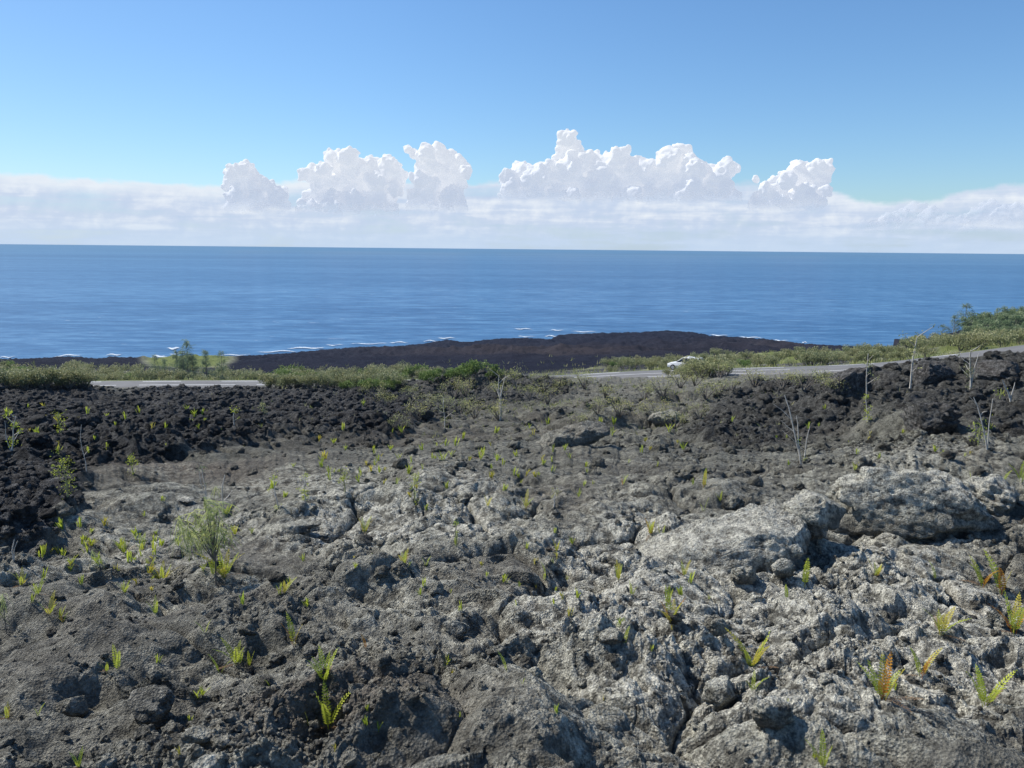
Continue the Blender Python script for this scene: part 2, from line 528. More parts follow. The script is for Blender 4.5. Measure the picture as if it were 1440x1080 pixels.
green = np.zeros(XX.shape)
verge = sstep(9, 3.5, RD) * (RSD > 0)
gn = perlin(XX / 9, YY / 9, 171) + .5 * perlin(XX / 3, YY / 3, 172)
strip = BF * sstep(3, 6, RD) * sstep(175, 120, RR + 18 * gn) * (1 - .85 * blob(660, 505, 260, 40))
lp = blob(265, 512, 60, 7)
green = np.clip(verge * .9 + strip * (.55 + .5 * gn) + BF * lp * 1.2 + BF * blob(1420, 470, 130, 30) * .35, 0, 1)
mid = blob(800, 570, 280, 34) * near * (.6 + .9 * gn)
green = np.clip(green + .45 * np.clip(mid, 0, 1) * (RR > 15), 0, 1)
brown = np.clip(.7 * blob(270, 690, 160, 22) + .3 * blob(620, 620, 200, 30) + .9 * BF * blob(760, 497, 230, 6) + .8 * BF * blob(1150, 488, 160, 6) + .5 * blob(450, 1060, 200, 40) + .5 * blob(700, 930, 80, 50) + .3 * perlin(XX / 1.7, YY / 1.7, 181) * near, 0, 1)
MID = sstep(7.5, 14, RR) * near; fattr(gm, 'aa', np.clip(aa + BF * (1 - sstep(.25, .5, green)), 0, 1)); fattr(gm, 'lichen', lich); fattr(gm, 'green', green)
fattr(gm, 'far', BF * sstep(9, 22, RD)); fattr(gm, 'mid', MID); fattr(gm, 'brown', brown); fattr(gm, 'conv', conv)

# nearest visible ground vertex per 3-px cell
gx, gy, gd = proj(V.astype(np.float64))
CW, CH = 500, 380
cxi = np.floor(gx / 3).astype(int) + 10; cyi = np.floor(gy / 3).astype(int) + 5
okv = (gd > .5) & (cxi >= 0) & (cxi < CW) & (cyi >= 0) & (cyi < CH)
idx = np.nonzero(okv)[0]
idx = idx[np.argsort(-gd[idx])]
ZB = np.full(CW * CH, -1)
ZB[cyi[idx] * CW + cxi[idx]] = idx
ZB = ZB.reshape(CH, CW)


def ground_at(px, py):
    """3-D point of the visible ground seen at a pixel of the photograph"""
    cx, cy = int(px // 3) + 10, int(py // 3) + 5
    for rad in range(0, 8):
        best = None
        for yy in range(cy, cy + rad + 1):
            for xx in range(cx - rad, cx + rad + 1):
                if 0 <= xx < CW and 0 <= yy < CH and ZB[yy, xx] >= 0:
                    k = ZB[yy, xx]
                    if best is None or gd[k] < gd[best]:
                        best = k
        if best is not None:
            return V[best].astype(float)
    return V[ZB[min(cy + 20, CH - 1), min(max(cx, 0), CW - 1)]].astype(float)


def ground_z(x, y):
    """height of the sheet at a world position"""
    r = math.hypot(x, y); a = math.atan2(x, y)
    i = int(np.clip(np.searchsorted(RS, r), 1, NR - 1))
    j = int(np.clip(np.searchsorted(az_d, a), 0, 1499))
    return float(Z[i, j])


# ------------------------------------------------------------------ materials
def mat(name):
    m = bpy.data.materials.new(name)
    m.use_nodes = True
    nt = m.node_tree
    nt.nodes.clear()
    return m, nt


class N:
    """tiny node helper"""
    def __init__(s, nt): s.nt = nt

    def new(s, t, **kw):
        n = s.nt.nodes.new(t)
        for k, v in kw.items():
            if hasattr(n, k): setattr(n, k, v)
        return n

    def link(s, a, b): s.nt.links.new(a, b)

    def val(s, sock, v):
        if isinstance(v, (int, float, tuple, list)): sock.default_value = v
        else: s.link(v, sock)

    def math(s, op, a, b=None, c=None, clamp=False):
        n = s.new('ShaderNodeMath', operation=op); n.use_clamp = clamp
        s.val(n.inputs[0], a)
        if b is not None: s.val(n.inputs[1], b)
        if c is not None: s.val(n.inputs[2], c)
        return n.outputs[0]

    def mix(s, f, a, b, blend='MIX'):
        n = s.new('ShaderNodeMix', data_type='RGBA', blend_type=blend)
        s.val(n.inputs[0], f)
        s.val(n.inputs[6], (*a, 1) if isinstance(a, tuple) and len(a) == 3 else a)
        s.val(n.inputs[7], (*b, 1) if isinstance(b, tuple) and len(b) == 3 else b)
        return n.outputs[2]

    def ramp(s, f, stops):
        n = s.new('ShaderNodeValToRGB')
        s.val(n.inputs[0], f)
        e = n.color_ramp.elements
        while len(e) < len(stops): e.new(.5)
        for q, (p, c) in zip(e, stops):
            q.position = p; q.color = (*c, 1) if len(c) == 3 else c
        return n.outputs[0]

    def mr(s, v, a, b, c=0., d=1., smooth=True):
        n = s.new('ShaderNodeMapRange')
        if smooth: n.interpolation_type = 'SMOOTHSTEP'
        s.val(n.inputs[0], v)
        for k, q in zip((1, 2, 3, 4), (a, b, c, d)): s.val(n.inputs[k], q)
        return n.outputs[0]

    def noise(s, vec, scale, detail=4, rough=.6, dist=0.):
        n = s.new('ShaderNodeTexNoise')
        if vec is not None: s.link(vec, n.inputs['Vector'])
        n.inputs['Scale'].default_value = scale; n.inputs['Detail'].default_value = detail
        n.inputs['Roughness'].default_value = rough; n.inputs['Distortion'].default_value = dist
        return n.outputs[0]

    def attr(s, name):
        n = s.new('ShaderNodeAttribute', attribute_name=name)
        return n.outputs['Fac']


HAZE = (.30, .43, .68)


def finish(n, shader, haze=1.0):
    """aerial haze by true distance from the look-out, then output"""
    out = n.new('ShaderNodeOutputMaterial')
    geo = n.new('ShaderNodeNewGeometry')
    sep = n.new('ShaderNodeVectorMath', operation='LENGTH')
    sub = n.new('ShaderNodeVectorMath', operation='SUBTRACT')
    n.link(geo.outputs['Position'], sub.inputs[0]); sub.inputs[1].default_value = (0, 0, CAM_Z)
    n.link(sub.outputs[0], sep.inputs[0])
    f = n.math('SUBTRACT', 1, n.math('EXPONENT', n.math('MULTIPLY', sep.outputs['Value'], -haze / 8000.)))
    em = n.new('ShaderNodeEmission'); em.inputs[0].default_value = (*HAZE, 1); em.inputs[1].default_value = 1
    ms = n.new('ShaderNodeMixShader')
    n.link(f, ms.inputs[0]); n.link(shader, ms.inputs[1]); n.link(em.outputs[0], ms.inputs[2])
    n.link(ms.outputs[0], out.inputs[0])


def ground_material():
    m, nt = mat('lava'); n = N(nt)
    geo = n.new('ShaderNodeNewGeometry'); P = geo.outputs['Position']
    aa_, li, gr, br, cv = [n.attr(q) for q in ('aa', 'lichen', 'green', 'brown', 'conv')]
    n1 = n.noise(P, 2.3, 6, .65); n2 = n.noise(P, 14, 5, .7); n3_ = n.noise(P, 70, 4, .75); n4 = n.noise(P, .6, 4, .6)
    n5 = n.noise(P, 9, 9, .78); n6 = n.noise(P, 40, 6, .8)
    rock = n.ramp(n1, [(.3, (.155, .149, .126)), (.5, (.245, .236, .198)), (.7, (.36, .345, .29))])
    rock = n.mix(n.mr(n4, .45, .65, 0, .55), rock, (.165, .158, .138))
    rock = n.mix(n.math('MULTIPLY', br, .8), rock, n.ramp(n2, [(.3, (.10, .068, .050)), (.7, (.26, .185, .135))]))
    rock = n.mix(n.mr(n1, .56, .72, 0, .35), rock, (.25, .21, .15))
    # pale crust of lichen on what stands proud
    lf = n.math('MULTIPLY', n.mr(n.math('ADD', cv, n.math('MULTIPLY', n.math('SUBTRACT', n5, .5), 1.6)), .34, .62), n.mr(li, .05, .75))
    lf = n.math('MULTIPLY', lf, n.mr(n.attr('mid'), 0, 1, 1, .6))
    lf = n.math('MULTIPLY', n.math('MULTIPLY', lf, n.mr(n6, .36, .56, .25, 1)), .97)
    licol = n.ramp(n.noise(P, 28, 5, .75), [(.32, (.34, .33, .27)), (.5, (.52, .505, .42)), (.68, (.72, .70, .60))])
    licol = n.mix(n.math('MULTIPLY', n.mr(li, .6, .95), .6), licol, (.82, .79, .68))
    c = n.mix(lf, rock, licol)
    c = n.mix(n.math('MULTIPLY', n.mr(n6, .55, .66), n.mr(cv, .35, .7, .15, .75)), c, (.44, .43, .36))
    aac = n.ramp(n5, [(.34, (.026, .026, .028)), (.5, (.068, .067, .069)), (.66, (.20, .195, .19))])
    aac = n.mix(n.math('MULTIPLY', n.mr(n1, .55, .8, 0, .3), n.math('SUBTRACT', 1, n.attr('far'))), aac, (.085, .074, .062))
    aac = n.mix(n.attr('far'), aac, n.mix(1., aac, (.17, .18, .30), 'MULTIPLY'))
    c = n.mix(aa_, c, aac)
    c = n.mix(n.math('MULTIPLY', n.math('MULTIPLY', br, aa_), n.mr(n.attr('far'), 0, 1, .5, .22)), c, (.12, .085, .055))
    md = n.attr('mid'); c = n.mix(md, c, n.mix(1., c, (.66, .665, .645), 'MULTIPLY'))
    # pitted, vesicular surface: pale grains, and the shade of small holes painted in
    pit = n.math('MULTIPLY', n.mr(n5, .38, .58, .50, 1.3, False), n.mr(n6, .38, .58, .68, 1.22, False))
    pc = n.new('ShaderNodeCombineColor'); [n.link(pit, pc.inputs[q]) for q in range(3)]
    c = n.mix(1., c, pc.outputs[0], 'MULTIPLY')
    gcol = n.ramp(n2, [(.25, (.06, .075, .025)), (.5, (.15, .18, .06)), (.75, (.30, .31, .12))])
    c = n.mix(n.mr(n.math('ADD', gr, n.math('MULTIPLY', n.math('SUBTRACT', n2, .5), .8)), .3, .6), c, gcol)
    c = n.mix(n.mr(cv, .05, .44, .75, 0), c, (.03, .026, .022))  # crevice shade painted into the base colour where the relief is hollow
    p = n.new('ShaderNodeBsdfPrincipled')
    n.link(c, p.inputs['Base Color'])
    p.inputs['Roughness'].default_value = .82
    n.link(n.mr(n.attr('far'), 0, 1, .25, .03), p.inputs['Specular IOR Level'])
    b0 = n.new('ShaderNodeBump'); b0.inputs['Strength'].default_value = .75; b0.inputs['Distance'].default_value = .22
    n.link(n.noise(P, 2.6, 12, .8), b0.inputs['Height'])
    b1 = n.new('ShaderNodeBump'); b1.inputs['Strength'].default_value = .9; b1.inputs['Distance'].default_value = .06
    n.link(n.noise(P, 16, 9, .8), b1.inputs['Height']); n.link(b0.outputs[0], b1.inputs['Normal'])
    b2 = n.new('ShaderNodeBump'); b2.inputs['Strength'].default_value = .8; b2.inputs['Distance'].default_value = .016
    v = n.new('ShaderNodeTexVoronoi'); n.link(P, v.inputs['Vector']); v.inputs['Scale'].default_value = 75
    n.link(n.math('ADD', n.math('MULTIPLY', n3_, .6), v.outputs[0]), b2.inputs['Height']); n.link(b1.outputs[0], b2.inputs['Normal'])
    n.link(b2.outputs[0], p.inputs['Normal'])
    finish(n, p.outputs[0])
    return m


LAVA = ground_material()
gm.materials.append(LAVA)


def setp(o, label=None, cat=None, group=None, kind=None):
    if label: o['label'] = label
    if cat: o['category'] = cat
    if group: o['group'] = group
    if kind: o['kind'] = kind
    return o


def link(name, me, m=None, parent=None, loc=None):
    o = bpy.data.objects.new(name, me)
    if m is not None and me is not None and len(me.materials) == 0: me.materials.append(m)
    col.objects.link(o)
    if parent is not None: o.parent = parent
    if loc is not None: o.location = loc
    return o


setp(link('ground', gm), kind='structure')

# ------------------------------------------------------------------ sea
SUN_AZ = R(-66); SUN_EL = R(47)


def sea():
    xs = np.concatenate([np.linspace(-150000, -3000, 30), np.linspace(-2600, 2600, 120), np.linspace(3000, 150000, 30)])
    ys = np.concatenate([np.linspace(-3000, 300, 10), np.linspace(320, 3000, 120), np.geomspace(3100, 200000, 40)])
    gx_, gy_ = np.meshgrid(xs, ys)
    Vs = np.stack([gx_, gy_, np.zeros(gx_.shape)], -1).reshape(-1, 3)
    a, b = gx_.shape
    i, j = np.meshgrid(np.arange(a - 1), np.arange(b - 1), indexing='ij')
    q = np.stack([i * b + j, i * b + j + 1, (i + 1) * b + j + 1, (i + 1) * b + j], -1).reshape(-1, 4)
    me = mesh_from_arrays('sea', Vs, q)
    m, nt = mat('sea_water'); n = N(nt)
    geo = n.new('ShaderNodeNewGeometry'); P = geo.outputs['Position']
    mp = n.new('ShaderNodeMapping'); n.link(P, mp.inputs[0]); mp.inputs['Rotation'].default_value = (0, 0, R(6)); mp.inputs['Scale'].default_value = (.28, 1, 1)
    Q = mp.outputs[0]
    mp2 = n.new('ShaderNodeMapping'); n.link(P, mp2.inputs[0]); mp2.inputs['Rotation'].default_value = (0, 0, R(-4)); mp2.inputs['Scale'].default_value = (.12, 1, 1)
    Q2 = mp2.outputs[0]
    big = n.noise(Q2, .0011, 4, .6, .6); med = n.noise(Q2, .006, 4, .65, .5); sm = n.noise(Q, .06, 5, .7)
    t = n.math('ADD', n.math('MULTIPLY', big, .34), n.math('ADD', n.math('MULTIPLY', med, .2), n.math('MULTIPLY', sm, .46)))
    swl = n.noise(Q, .045, 6, .72); chp = n.noise(Q, .16, 4, .7)
    t = n.math('ADD', t, n.math('ADD', n.math('MULTIPLY', n.math('SUBTRACT', swl, .5), .42), n.math('MULTIPLY', n.math('SUBTRACT', chp, .5), .5)))
    c = n.ramp(t, [(.40, (.020, .085, .200)), (.5, (.040, .130, .275)), (.62, (.105, .235, .40))])
    # sparse whitecaps
    wc = n.noise(Q, .11, 3, .8)
    c = n.mix(n.math('MULTIPLY', n.mr(wc, .66, .70), n.mr(med, .45, .6)), c, (.55, .62, .7))
    p = n.new('ShaderNodeBsdfPrincipled'); n.link(c, p.inputs['Base Color'])
    p.inputs['Roughness'].default_value = .38; p.inputs['IOR'].default_value = 1.33; p.inputs['Specular IOR Level'].default_value = .35
    bp = n.new('ShaderNodeBump'); bp.inputs['Strength'].default_value = 1; bp.inputs['Distance'].default_value = 1.6
    h = n.math('ADD', n.math('MULTIPLY', n.noise(Q, .035, 6, .68), 1.0), n.math('MULTIPLY', n.noise(Q, .3, 4, .7), .12))
    n.link(h, bp.inputs['Height']); n.link(bp.outputs[0], p.inputs['Normal'])
    # haze limited so that the horizon stays a blue line
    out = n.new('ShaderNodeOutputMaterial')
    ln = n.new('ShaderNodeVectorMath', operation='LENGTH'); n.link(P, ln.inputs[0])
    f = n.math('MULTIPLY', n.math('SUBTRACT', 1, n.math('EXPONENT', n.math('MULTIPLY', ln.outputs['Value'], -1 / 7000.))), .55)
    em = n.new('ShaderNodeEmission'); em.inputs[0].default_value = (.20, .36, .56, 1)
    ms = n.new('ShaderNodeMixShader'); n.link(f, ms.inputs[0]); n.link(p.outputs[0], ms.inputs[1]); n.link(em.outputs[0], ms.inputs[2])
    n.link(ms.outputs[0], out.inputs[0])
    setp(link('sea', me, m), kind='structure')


sea()

# ------------------------------------------------------------------ world
w = bpy.data.worlds.new('World'); scene.world = w; w.use_nodes = True
nt = w.node_tree; nt.nodes.clear(); n = N(nt)
sky = n.new('ShaderNodeTexSky'); sky.sky_type = 'NISHITA'; sky.sun_disc = False
sky.sun_elevation = SUN_EL; sky.sun_rotation = SUN_AZ; sky.altitude = 70
sky.air_density = 1.0; sky.dust_density = .6; sky.ozone_density = 2.0
tc = n.new('ShaderNodeTexCoord'); G = tc.outputs['Generated']
sx = n.new('ShaderNodeSeparateXYZ'); n.link(G, sx.inputs[0])
el = n.math('ARCSINE', sx.outputs[2]); azn = n.math('ARCTAN2', sx.outputs[0], sx.outputs[1])
skyc = n.mix(1.0, sky.outputs[0], (.96, 1.23, 1.43), 'MULTIPLY')
hs = n.new('ShaderNodeHueSaturation'); hs.inputs['Saturation'].default_value = 1.06; n.link(skyc, hs.inputs['Color']); skyc = hs.outputs[0]
gl = n.new('ShaderNodeCombineColor'); dm = n.mr(azn, R(-38), R(-8), .87, .99); [n.link(n.math('MULTIPLY', dm, q_) if q_ != 1 else dm, gl.inputs[k_]) for k_, q_ in enumerate((1.03, .985, 1))]
skyc = n.mix(1., skyc, gl.outputs[0], 'MULTIPLY')
# stratus / hazy bank low over the sea
cv = n.new('ShaderNodeCombineXYZ'); n.link(n.math('MULTIPLY', azn, 4.0), cv.inputs[0]); n.link(n.math('MULTIPLY', el, 22.0), cv.inputs[1])
b1 = n.noise(cv.outputs[0], 1.6, 6, .6, .5); cv2 = n.new('ShaderNodeCombineXYZ'); n.link(n.math('MULTIPLY', azn, 9.0), cv2.inputs[0]); n.link(n.math('MULTIPLY', el, 20.0), cv2.inputs[1]); b2 = n.noise(cv2.outputs[0], 2.2, 7, .6, .35); b3 = n.noise(G, 26, 8, .6, .3)
topdeg = n.math('ADD', n.mr(azn, R(-33), R(-15), R(4.15), R(3.75)), n.math('MULTIPLY', n.math('SUBTRACT', b1, .5), R(.7)))
topdeg = n.math('ADD', topdeg, n.mr(azn, R(-22), R(-12), 0, R(.75)))
topdeg = n.math('SUBTRACT', topdeg, n.mr(azn, R(18.5), R(24), 0, R(1.3)))
topdeg = n.math('ADD', topdeg, n.mr(azn, R(25), R(33), 0, R(1.0)))


def puffs(sx_, sy_, du, dv, sc, det, seed):
    c_ = n.new('ShaderNodeCombineXYZ')
    n.link(n.math('MULTIPLY_ADD', azn, sx_, du + seed), c_.inputs[0]); n.link(n.math('MULTIPLY_ADD', el, sy_, dv), c_.inputs[1])
    return n.noise(c_.outputs[0], sc, det, .58, .25)


pA = puffs(34, 40, 0, 0, 1., 7, 3.3); pB = puffs(34, 40, -.18, .22, 1., 3, 3.3)
qA = puffs(9, 30, 0, 0, 1., 5, 9.1)
stc = n.new('ShaderNodeCombineXYZ'); n.link(n.math('MULTIPLY', azn, 5.), stc.inputs[0]); n.link(n.math('MULTIPLY', el, 75.), stc.inputs[1]); sN = n.noise(stc.outputs[0], 1.1, 4, .55, .4)
lit = n.math('ADD', n.math('MULTIPLY', n.math('SUBTRACT', sN, .5), 1.1), n.math('ADD', n.math('MULTIPLY', n.math('SUBTRACT', pA, pB), .75), n.math('MULTIPLY', n.math('SUBTRACT', qA, .5), 1.1)))
edge = n.math('SUBTRACT', topdeg, n.math('ADD', el, n.math('MULTIPLY', n.math('SUBTRACT', pA, .5), R(.9))))
fac = n.mr(edge, R(-.12), R(.28))
fac = n.math('MULTIPLY', fac, n.mr(n.math('ADD', n.math('MULTIPLY', qA, .6), n.math('MULTIPLY', sN, .4)), .36, .52, .70, .98))
bandc = n.ramp(n.math('ADD', lit, .5), [(.2, (4.9, 6.0, 7.9)), (.5, (5.7, 6.6, 8.2)), (.85, (7.9, 8.4, 9.1))])
toplit = n.math('MULTIPLY', n.mr(edge, R(1.3), R(.1)), n.mr(azn, R(-5), R(-14), .25, .85))
bandc = n.mix(toplit, bandc, (8.0, 8.5, 9.1))
bandc = n.mix(n.mr(el, R(.1), R(2.2), .85, 0), bandc, (5.3, 6.6, 8.4))
skyf = n.mix(n.math('MULTIPLY', fac, n.mr(el, R(-1), R(0))), skyc, bandc)
bg = n.new('ShaderNodeBackground'); n.link(skyf, bg.inputs[0]); bg.inputs[1].default_value = .105
wo = n.new('ShaderNodeOutputWorld'); n.link(bg.outputs[0], wo.inputs[0])

sl = bpy.data.lights.new('sun', 'SUN'); sl.energy = 5.4; sl.angle = R(.53); sl.color = (1, .95, .86)
so = bpy.data.objects.new('sun', sl); col.objects.link(so)
sd = Vector((math.sin(SUN_AZ) * math.cos(SUN_EL), math.cos(SUN_AZ) * math.cos(SUN_EL), math.sin(SUN_EL)))
so.rotation_euler = sd.to_track_quat('Z', 'Y').to_euler()
#__MORE__
# ------------------------------------------------------------------ loose rubble
def icosphere(sub):
    import bmesh
    bm = bmesh.new(); bmesh.ops.create_icosphere(bm, subdivisions=sub, radius=1)
    v = np.array([q.co[:] for q in bm.verts]); f = np.array([[q.index for q in p.verts] for p in bm.faces])
    bm.free()
    return v, f


def rock_shape(sub, seed, rough=.5):
    v, f = icosphere(sub)
    a = w3(v * 1.1 + seed * 7.3, seed); b = n3(v * 2.2 + seed, seed)
    r = 1 + (a - .55) * rough * 1.6 + b * rough * .7
    if sub > 2: r = r + (w3(v * 3.4 + seed, seed + 3) - .5) * rough * .45
    v = v * r[:, None]
    return v, f


def rubble():
    shapes = [rock_shape(2, k + 1) for k in range(10)]
    shapes3 = [rock_shape(3, k + 31) for k in range(8)]
    Vs, Fs, A = [], [], {q: [] for q in ('aa', 'lichen', 'green', 'brown', 'conv', 'mid')}
    off = 0
    n = 95000
    I = rng.integers(np.searchsorted(RS, 2.4), np.searchsorted(RS, 62), n); J = rng.integers(40, 1460, n)
    aaf, rf, lf, bf, pf = aa[I, J], rub[I, J], lich[I, J], brown[I, J], pah[I, J]
    p = (.75 * aaf + .55 * rf * (1 - .6 * lf) + .06) * (near[I, J]) * (RD[I, J] > 5) * (1 - .55 * pf) * (.35 + .65 * sstep(.25, .7, 1 - conv[I, J] * .8))
    keep = rng.random(n) < p
    I, J = I[keep], J[keep]
    r = RS[I]
    pix = .0016 * (1 + rng.pareto(2.1, len(I)))
    pix = np.minimum(pix, .011)
    sz = np.clip(pix * r, .010, np.where(aa[I, J] > .5, .26, .11))
    for k in range(len(I)):
        i, j = I[k], J[k]
        big = pix[k] > .0042
        v, f = (shapes3[k % 8] if big else shapes[k % 10])
        e = Euler(rng.random(3) * 6.28).to_matrix()
        sc = sz[k] * np.array([1, .75 + .4 * rng.random(), .55 + .35 * rng.random()])
        w = (v @ np.array(e)) * sc
        t = (rng.random() - .5) * .9; ct, st = math.cos(t), math.sin(t)
        w = w @ np.array([[ct, 0, -st], [0, 1, 0], [st, 0, ct]])
        w = w + V[i * NC + j] + np.array([0, 0, sz[k] * .12])
        Vs.append(w); Fs.append(f + off); off += len(v)
        m = len(v)
        A['aa'].append(np.full(m, aa[i, j])); A['lichen'].append(np.full(m, lich[i, j] * .8)); A['green'].append(np.zeros(m))
        A['mid'].append(np.full(m, MID[i, j])); A['brown'].append(np.full(m, brown[i, j] * rng.random()))
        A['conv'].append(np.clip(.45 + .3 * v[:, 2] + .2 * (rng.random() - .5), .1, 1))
    me = mesh_from_arrays('lava_rubble', np.concatenate(Vs), np.concatenate(Fs))
    for q in A: fattr(me, q, np.concatenate(A[q]))
    me.materials.append(LAVA)
    setp(link('lava_rubble', me), 'loose dark and grey lava clinkers strewn over the flow', 'rubble', kind='stuff')


rubble()


# ------------------------------------------------------------------ single boulders
def boulder(name, px, py, sx, sy, sz, seed, label, li=.9, aav=0., sink=.25, yaw=0., tilt=(0, 0), sub=6, kind='lump', group=None, brn=.1, cuts=11):
    v, f = icosphere(sub)
    u = v.copy()
    if kind == 'slab':
        u = np.sign(v) * np.abs(v) ** np.array([.75, .75, .9])
    q = u * np.array([sx, sy, sz]) / max(sx, sy, sz) * 2.2 + seed * 3.7
    r = 1 + n3(q * .9, seed) * .22 + (w3(q * 1.3, seed + 1) - .55) * -.28 + (w3(q * 3.3, seed + 2) - .5) * -.12 + n3(q * 5, seed + 3) * .035
    s0 = max(sx, sy, sz)
    rg = np.random.default_rng(seed)
    P = u * r[:, None]
    for _ in range(cuts):
        pn = rg.normal(size=3); pn[2] = pn[2] * .8 + (.2 if rg.random() < .6 else -.1); pn /= np.linalg.norm(pn)
        lim = rg.uniform(.62, .9)
        dd = P @ pn - lim
        P = P - np.where(dd > 0, dd * .9, 0)[:, None] * pn
    P = P * np.array([sx, sy, sz])
    nrm = v / np.array([sx, sy, sz]); nrm /= np.linalg.norm(nrm, axis=1)[:, None]
    fine = (.55 - w3(P / .10 + seed, seed + 4)) * .035 + (.55 - w3(P / .045 + seed, seed + 5)) * .016 + n3(P / .16, seed + 6) * .02
    if kind == 'slab':                      # layered crust edge
        fine = fine + np.sin(P[:, 2] / .05 + 2 * n3(P / .5, seed)) * .02 * (1 - np.abs(nrm[:, 2]))
    P = P + nrm * (fine * min(1, s0 / .5))[:, None]
    g = ground_at(px, py)
    me = mesh_from_arrays(name, P, f)
    up = nrm[:, 2]
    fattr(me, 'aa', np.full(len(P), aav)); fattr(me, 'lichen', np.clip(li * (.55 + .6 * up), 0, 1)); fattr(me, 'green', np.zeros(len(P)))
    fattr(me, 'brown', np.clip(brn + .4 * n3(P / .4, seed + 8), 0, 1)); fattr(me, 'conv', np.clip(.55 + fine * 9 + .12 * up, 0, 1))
    me.materials.append(LAVA)
    o = link(name, me, loc=(g[0], g[1], g[2] + sz * (1 - 2 * sink)))
    o.rotation_euler = (tilt[0], tilt[1], yaw)
    return setp(o, label, 'rock', group)


boulder('lichen_boulder', 1285, 736, .92, .50, .43, 11, 'big humped boulder crusted with pale lichen at the right', 1., sink=.26, cuts=5)
boulder('lichen_boulder', 1385, 712, .42, .36, .28, 12, 'knobbly lichen boulder leaning on the right flank of the big humped one', .8, sink=.35)
boulder('lichen_boulder', 1212, 712, .36, .30, .22, 13, 'low pale lichen shoulder of rock left of the big humped boulder', 1., sink=.30)
boulder('lava_slab', 1010, 800, 1.05, .48, .19, 14, 'long tilted lava slab overhanging a black hollow', .8, kind='slab', sink=.05, tilt=(R(14), R(-13)), yaw=R(4), brn=.2, cuts=14)
boulder('lava_slab', 1135, 762, .36, .30, .17, 15, 'short thick slab end with a broken dark edge beside the hollow', .7, kind='slab', sink=-.35, tilt=(R(8), R(-14)), brn=.15)
boulder('lava_rock', 1045, 815, .11, .09, .08, 16, 'pale knob of rock lying in the shadow of the slab', .7, sub=5)
boulder('lava_rock', 1100, 805, .10, .09, .08, 17, 'rounded pale rock at the right end of the hollow', .8, sub=5)
boulder('lava_rock', 1012, 985, .085, .08, .09, 18, 'upright rounded rock nub in the centre foreground', .75, sub=5, sink=.3)
boulder('lava_rock', 1085, 1010, .09, .08, .07, 19, 'pale rounded rock right of the upright nub', .8, sub=5, sink=.3)
boulder('lava_rock', 215, 1010, .13, .11, .12, 20, 'dark pitted boulder in the left foreground', .2, sub=5, sink=.25, aav=.35)
boulder('lava_rock', 280, 1040, .06, .06, .035, 21, 'small flat rock at the foot of the dark pitted boulder', .4, sub=5, sink=.25)
boulder('lava_rock', 640, 890, .10, .08, .07, 22, 'rounded grey rock above the brownish foreground shelf', .6, sub=5, sink=.3)
boulder('lava_rock', 555, 905, .035, .03, .022, 23, 'small pale stone in the crook of a rounded rock', .9, sub=4, sink=.2)
boulder('lava_rock', 1005, 885, .09, .07, .06, 24, 'clump of grey clinker casting a black shadow', .5, sub=5, sink=.25)
boulder('lava_rock', 860, 900, .08, .06, .04, 25, 'bluish grey rock in a small hollow beside a lone frond', .5, sub=5, sink=.25)
boulder('lava_rock', 1305, 600, .55, .45, .42, 26, 'tall black lava block below the road at the right', .1, aav=.8, sink=.35, sub=6)
boulder('lava_rock', 1190, 548, .8, .5, .4, 27, 'tilted black slab of clinker under the road', .1, aav=.9, sink=.3, sub=6, tilt=(0, R(-25)))
boulder('lava_rock', 1310, 530, .8, .6, .42, 28, 'jagged black crag standing against the road', .1, aav=.8, sink=.35, sub=6)
boulder('lava_rock', 1395, 528, .9, .7, .45, 29, 'broad black crag at the right, above a deep shadow', .1, aav=.8, sink=.35, sub=6)
boulder('lava_rock', 800, 622, .7, .42, .22, 30, 'upturned crust plate with a dark split on the middle rise', .3, sink=.3, sub=6, tilt=(0, R(-18)))
boulder('lava_rock', 930, 592, .5, .4, .25, 31, 'pale ribbed rock on the middle rise near the dry shrubs', .45, sink=.3, sub=5)
boulder('lava_rock', 100, 1000, .09, .08, .06, 32, 'grey angular rock at the far left of the foreground', .3, sink=.3, sub=5)
boulder('lava_rock', 402, 748, .34, .16, .10, 33, 'ribbed pale crust ledge behind the drooping sapling', .6, sink=.35, sub=5, tilt=(0, R(-16)))
boulder('pale_stone', 262, 703, .12, .09, .025, 34, 'small flat white stone on bare brown lava', 1.0, sink=.2, sub=4)
boulder('pale_stone', 291, 1078, .06, .05, .04, 35, 'whitish stone cut by the bottom edge of the photo', 1.0, sink=.3, sub=4)

# ------------------------------------------------------------------ road
def ribbon_path(path, offs, zoff, name, m, kind='structure', u0=None, u1=None):
    d = np.gradient(path[:, :2], axis=0); d /= np.linalg.norm(d, axis=1)[:, None]
    nr = np.stack([-d[:, 1], d[:, 0]], 1)
    rows = []
    for o_, z_ in zip(offs, zoff):
        rows.append(np.concatenate([path[:, :2] + nr * o_, path[:, 2:3] + z_ + CAM_Z], 1))
    A = np.stack(rows, 1)                     # n, k, 3
    n_, k_ = A.shape[:2]
    i, j = np.meshgrid(np.arange(n_ - 1), np.arange(k_ - 1), indexing='ij')
    q = np.stack([i * k_ + j, (i + 1) * k_ + j, (i + 1) * k_ + j + 1, i * k_ + j + 1], -1).reshape(-1, 4)
    return A.reshape(-1, 3), q


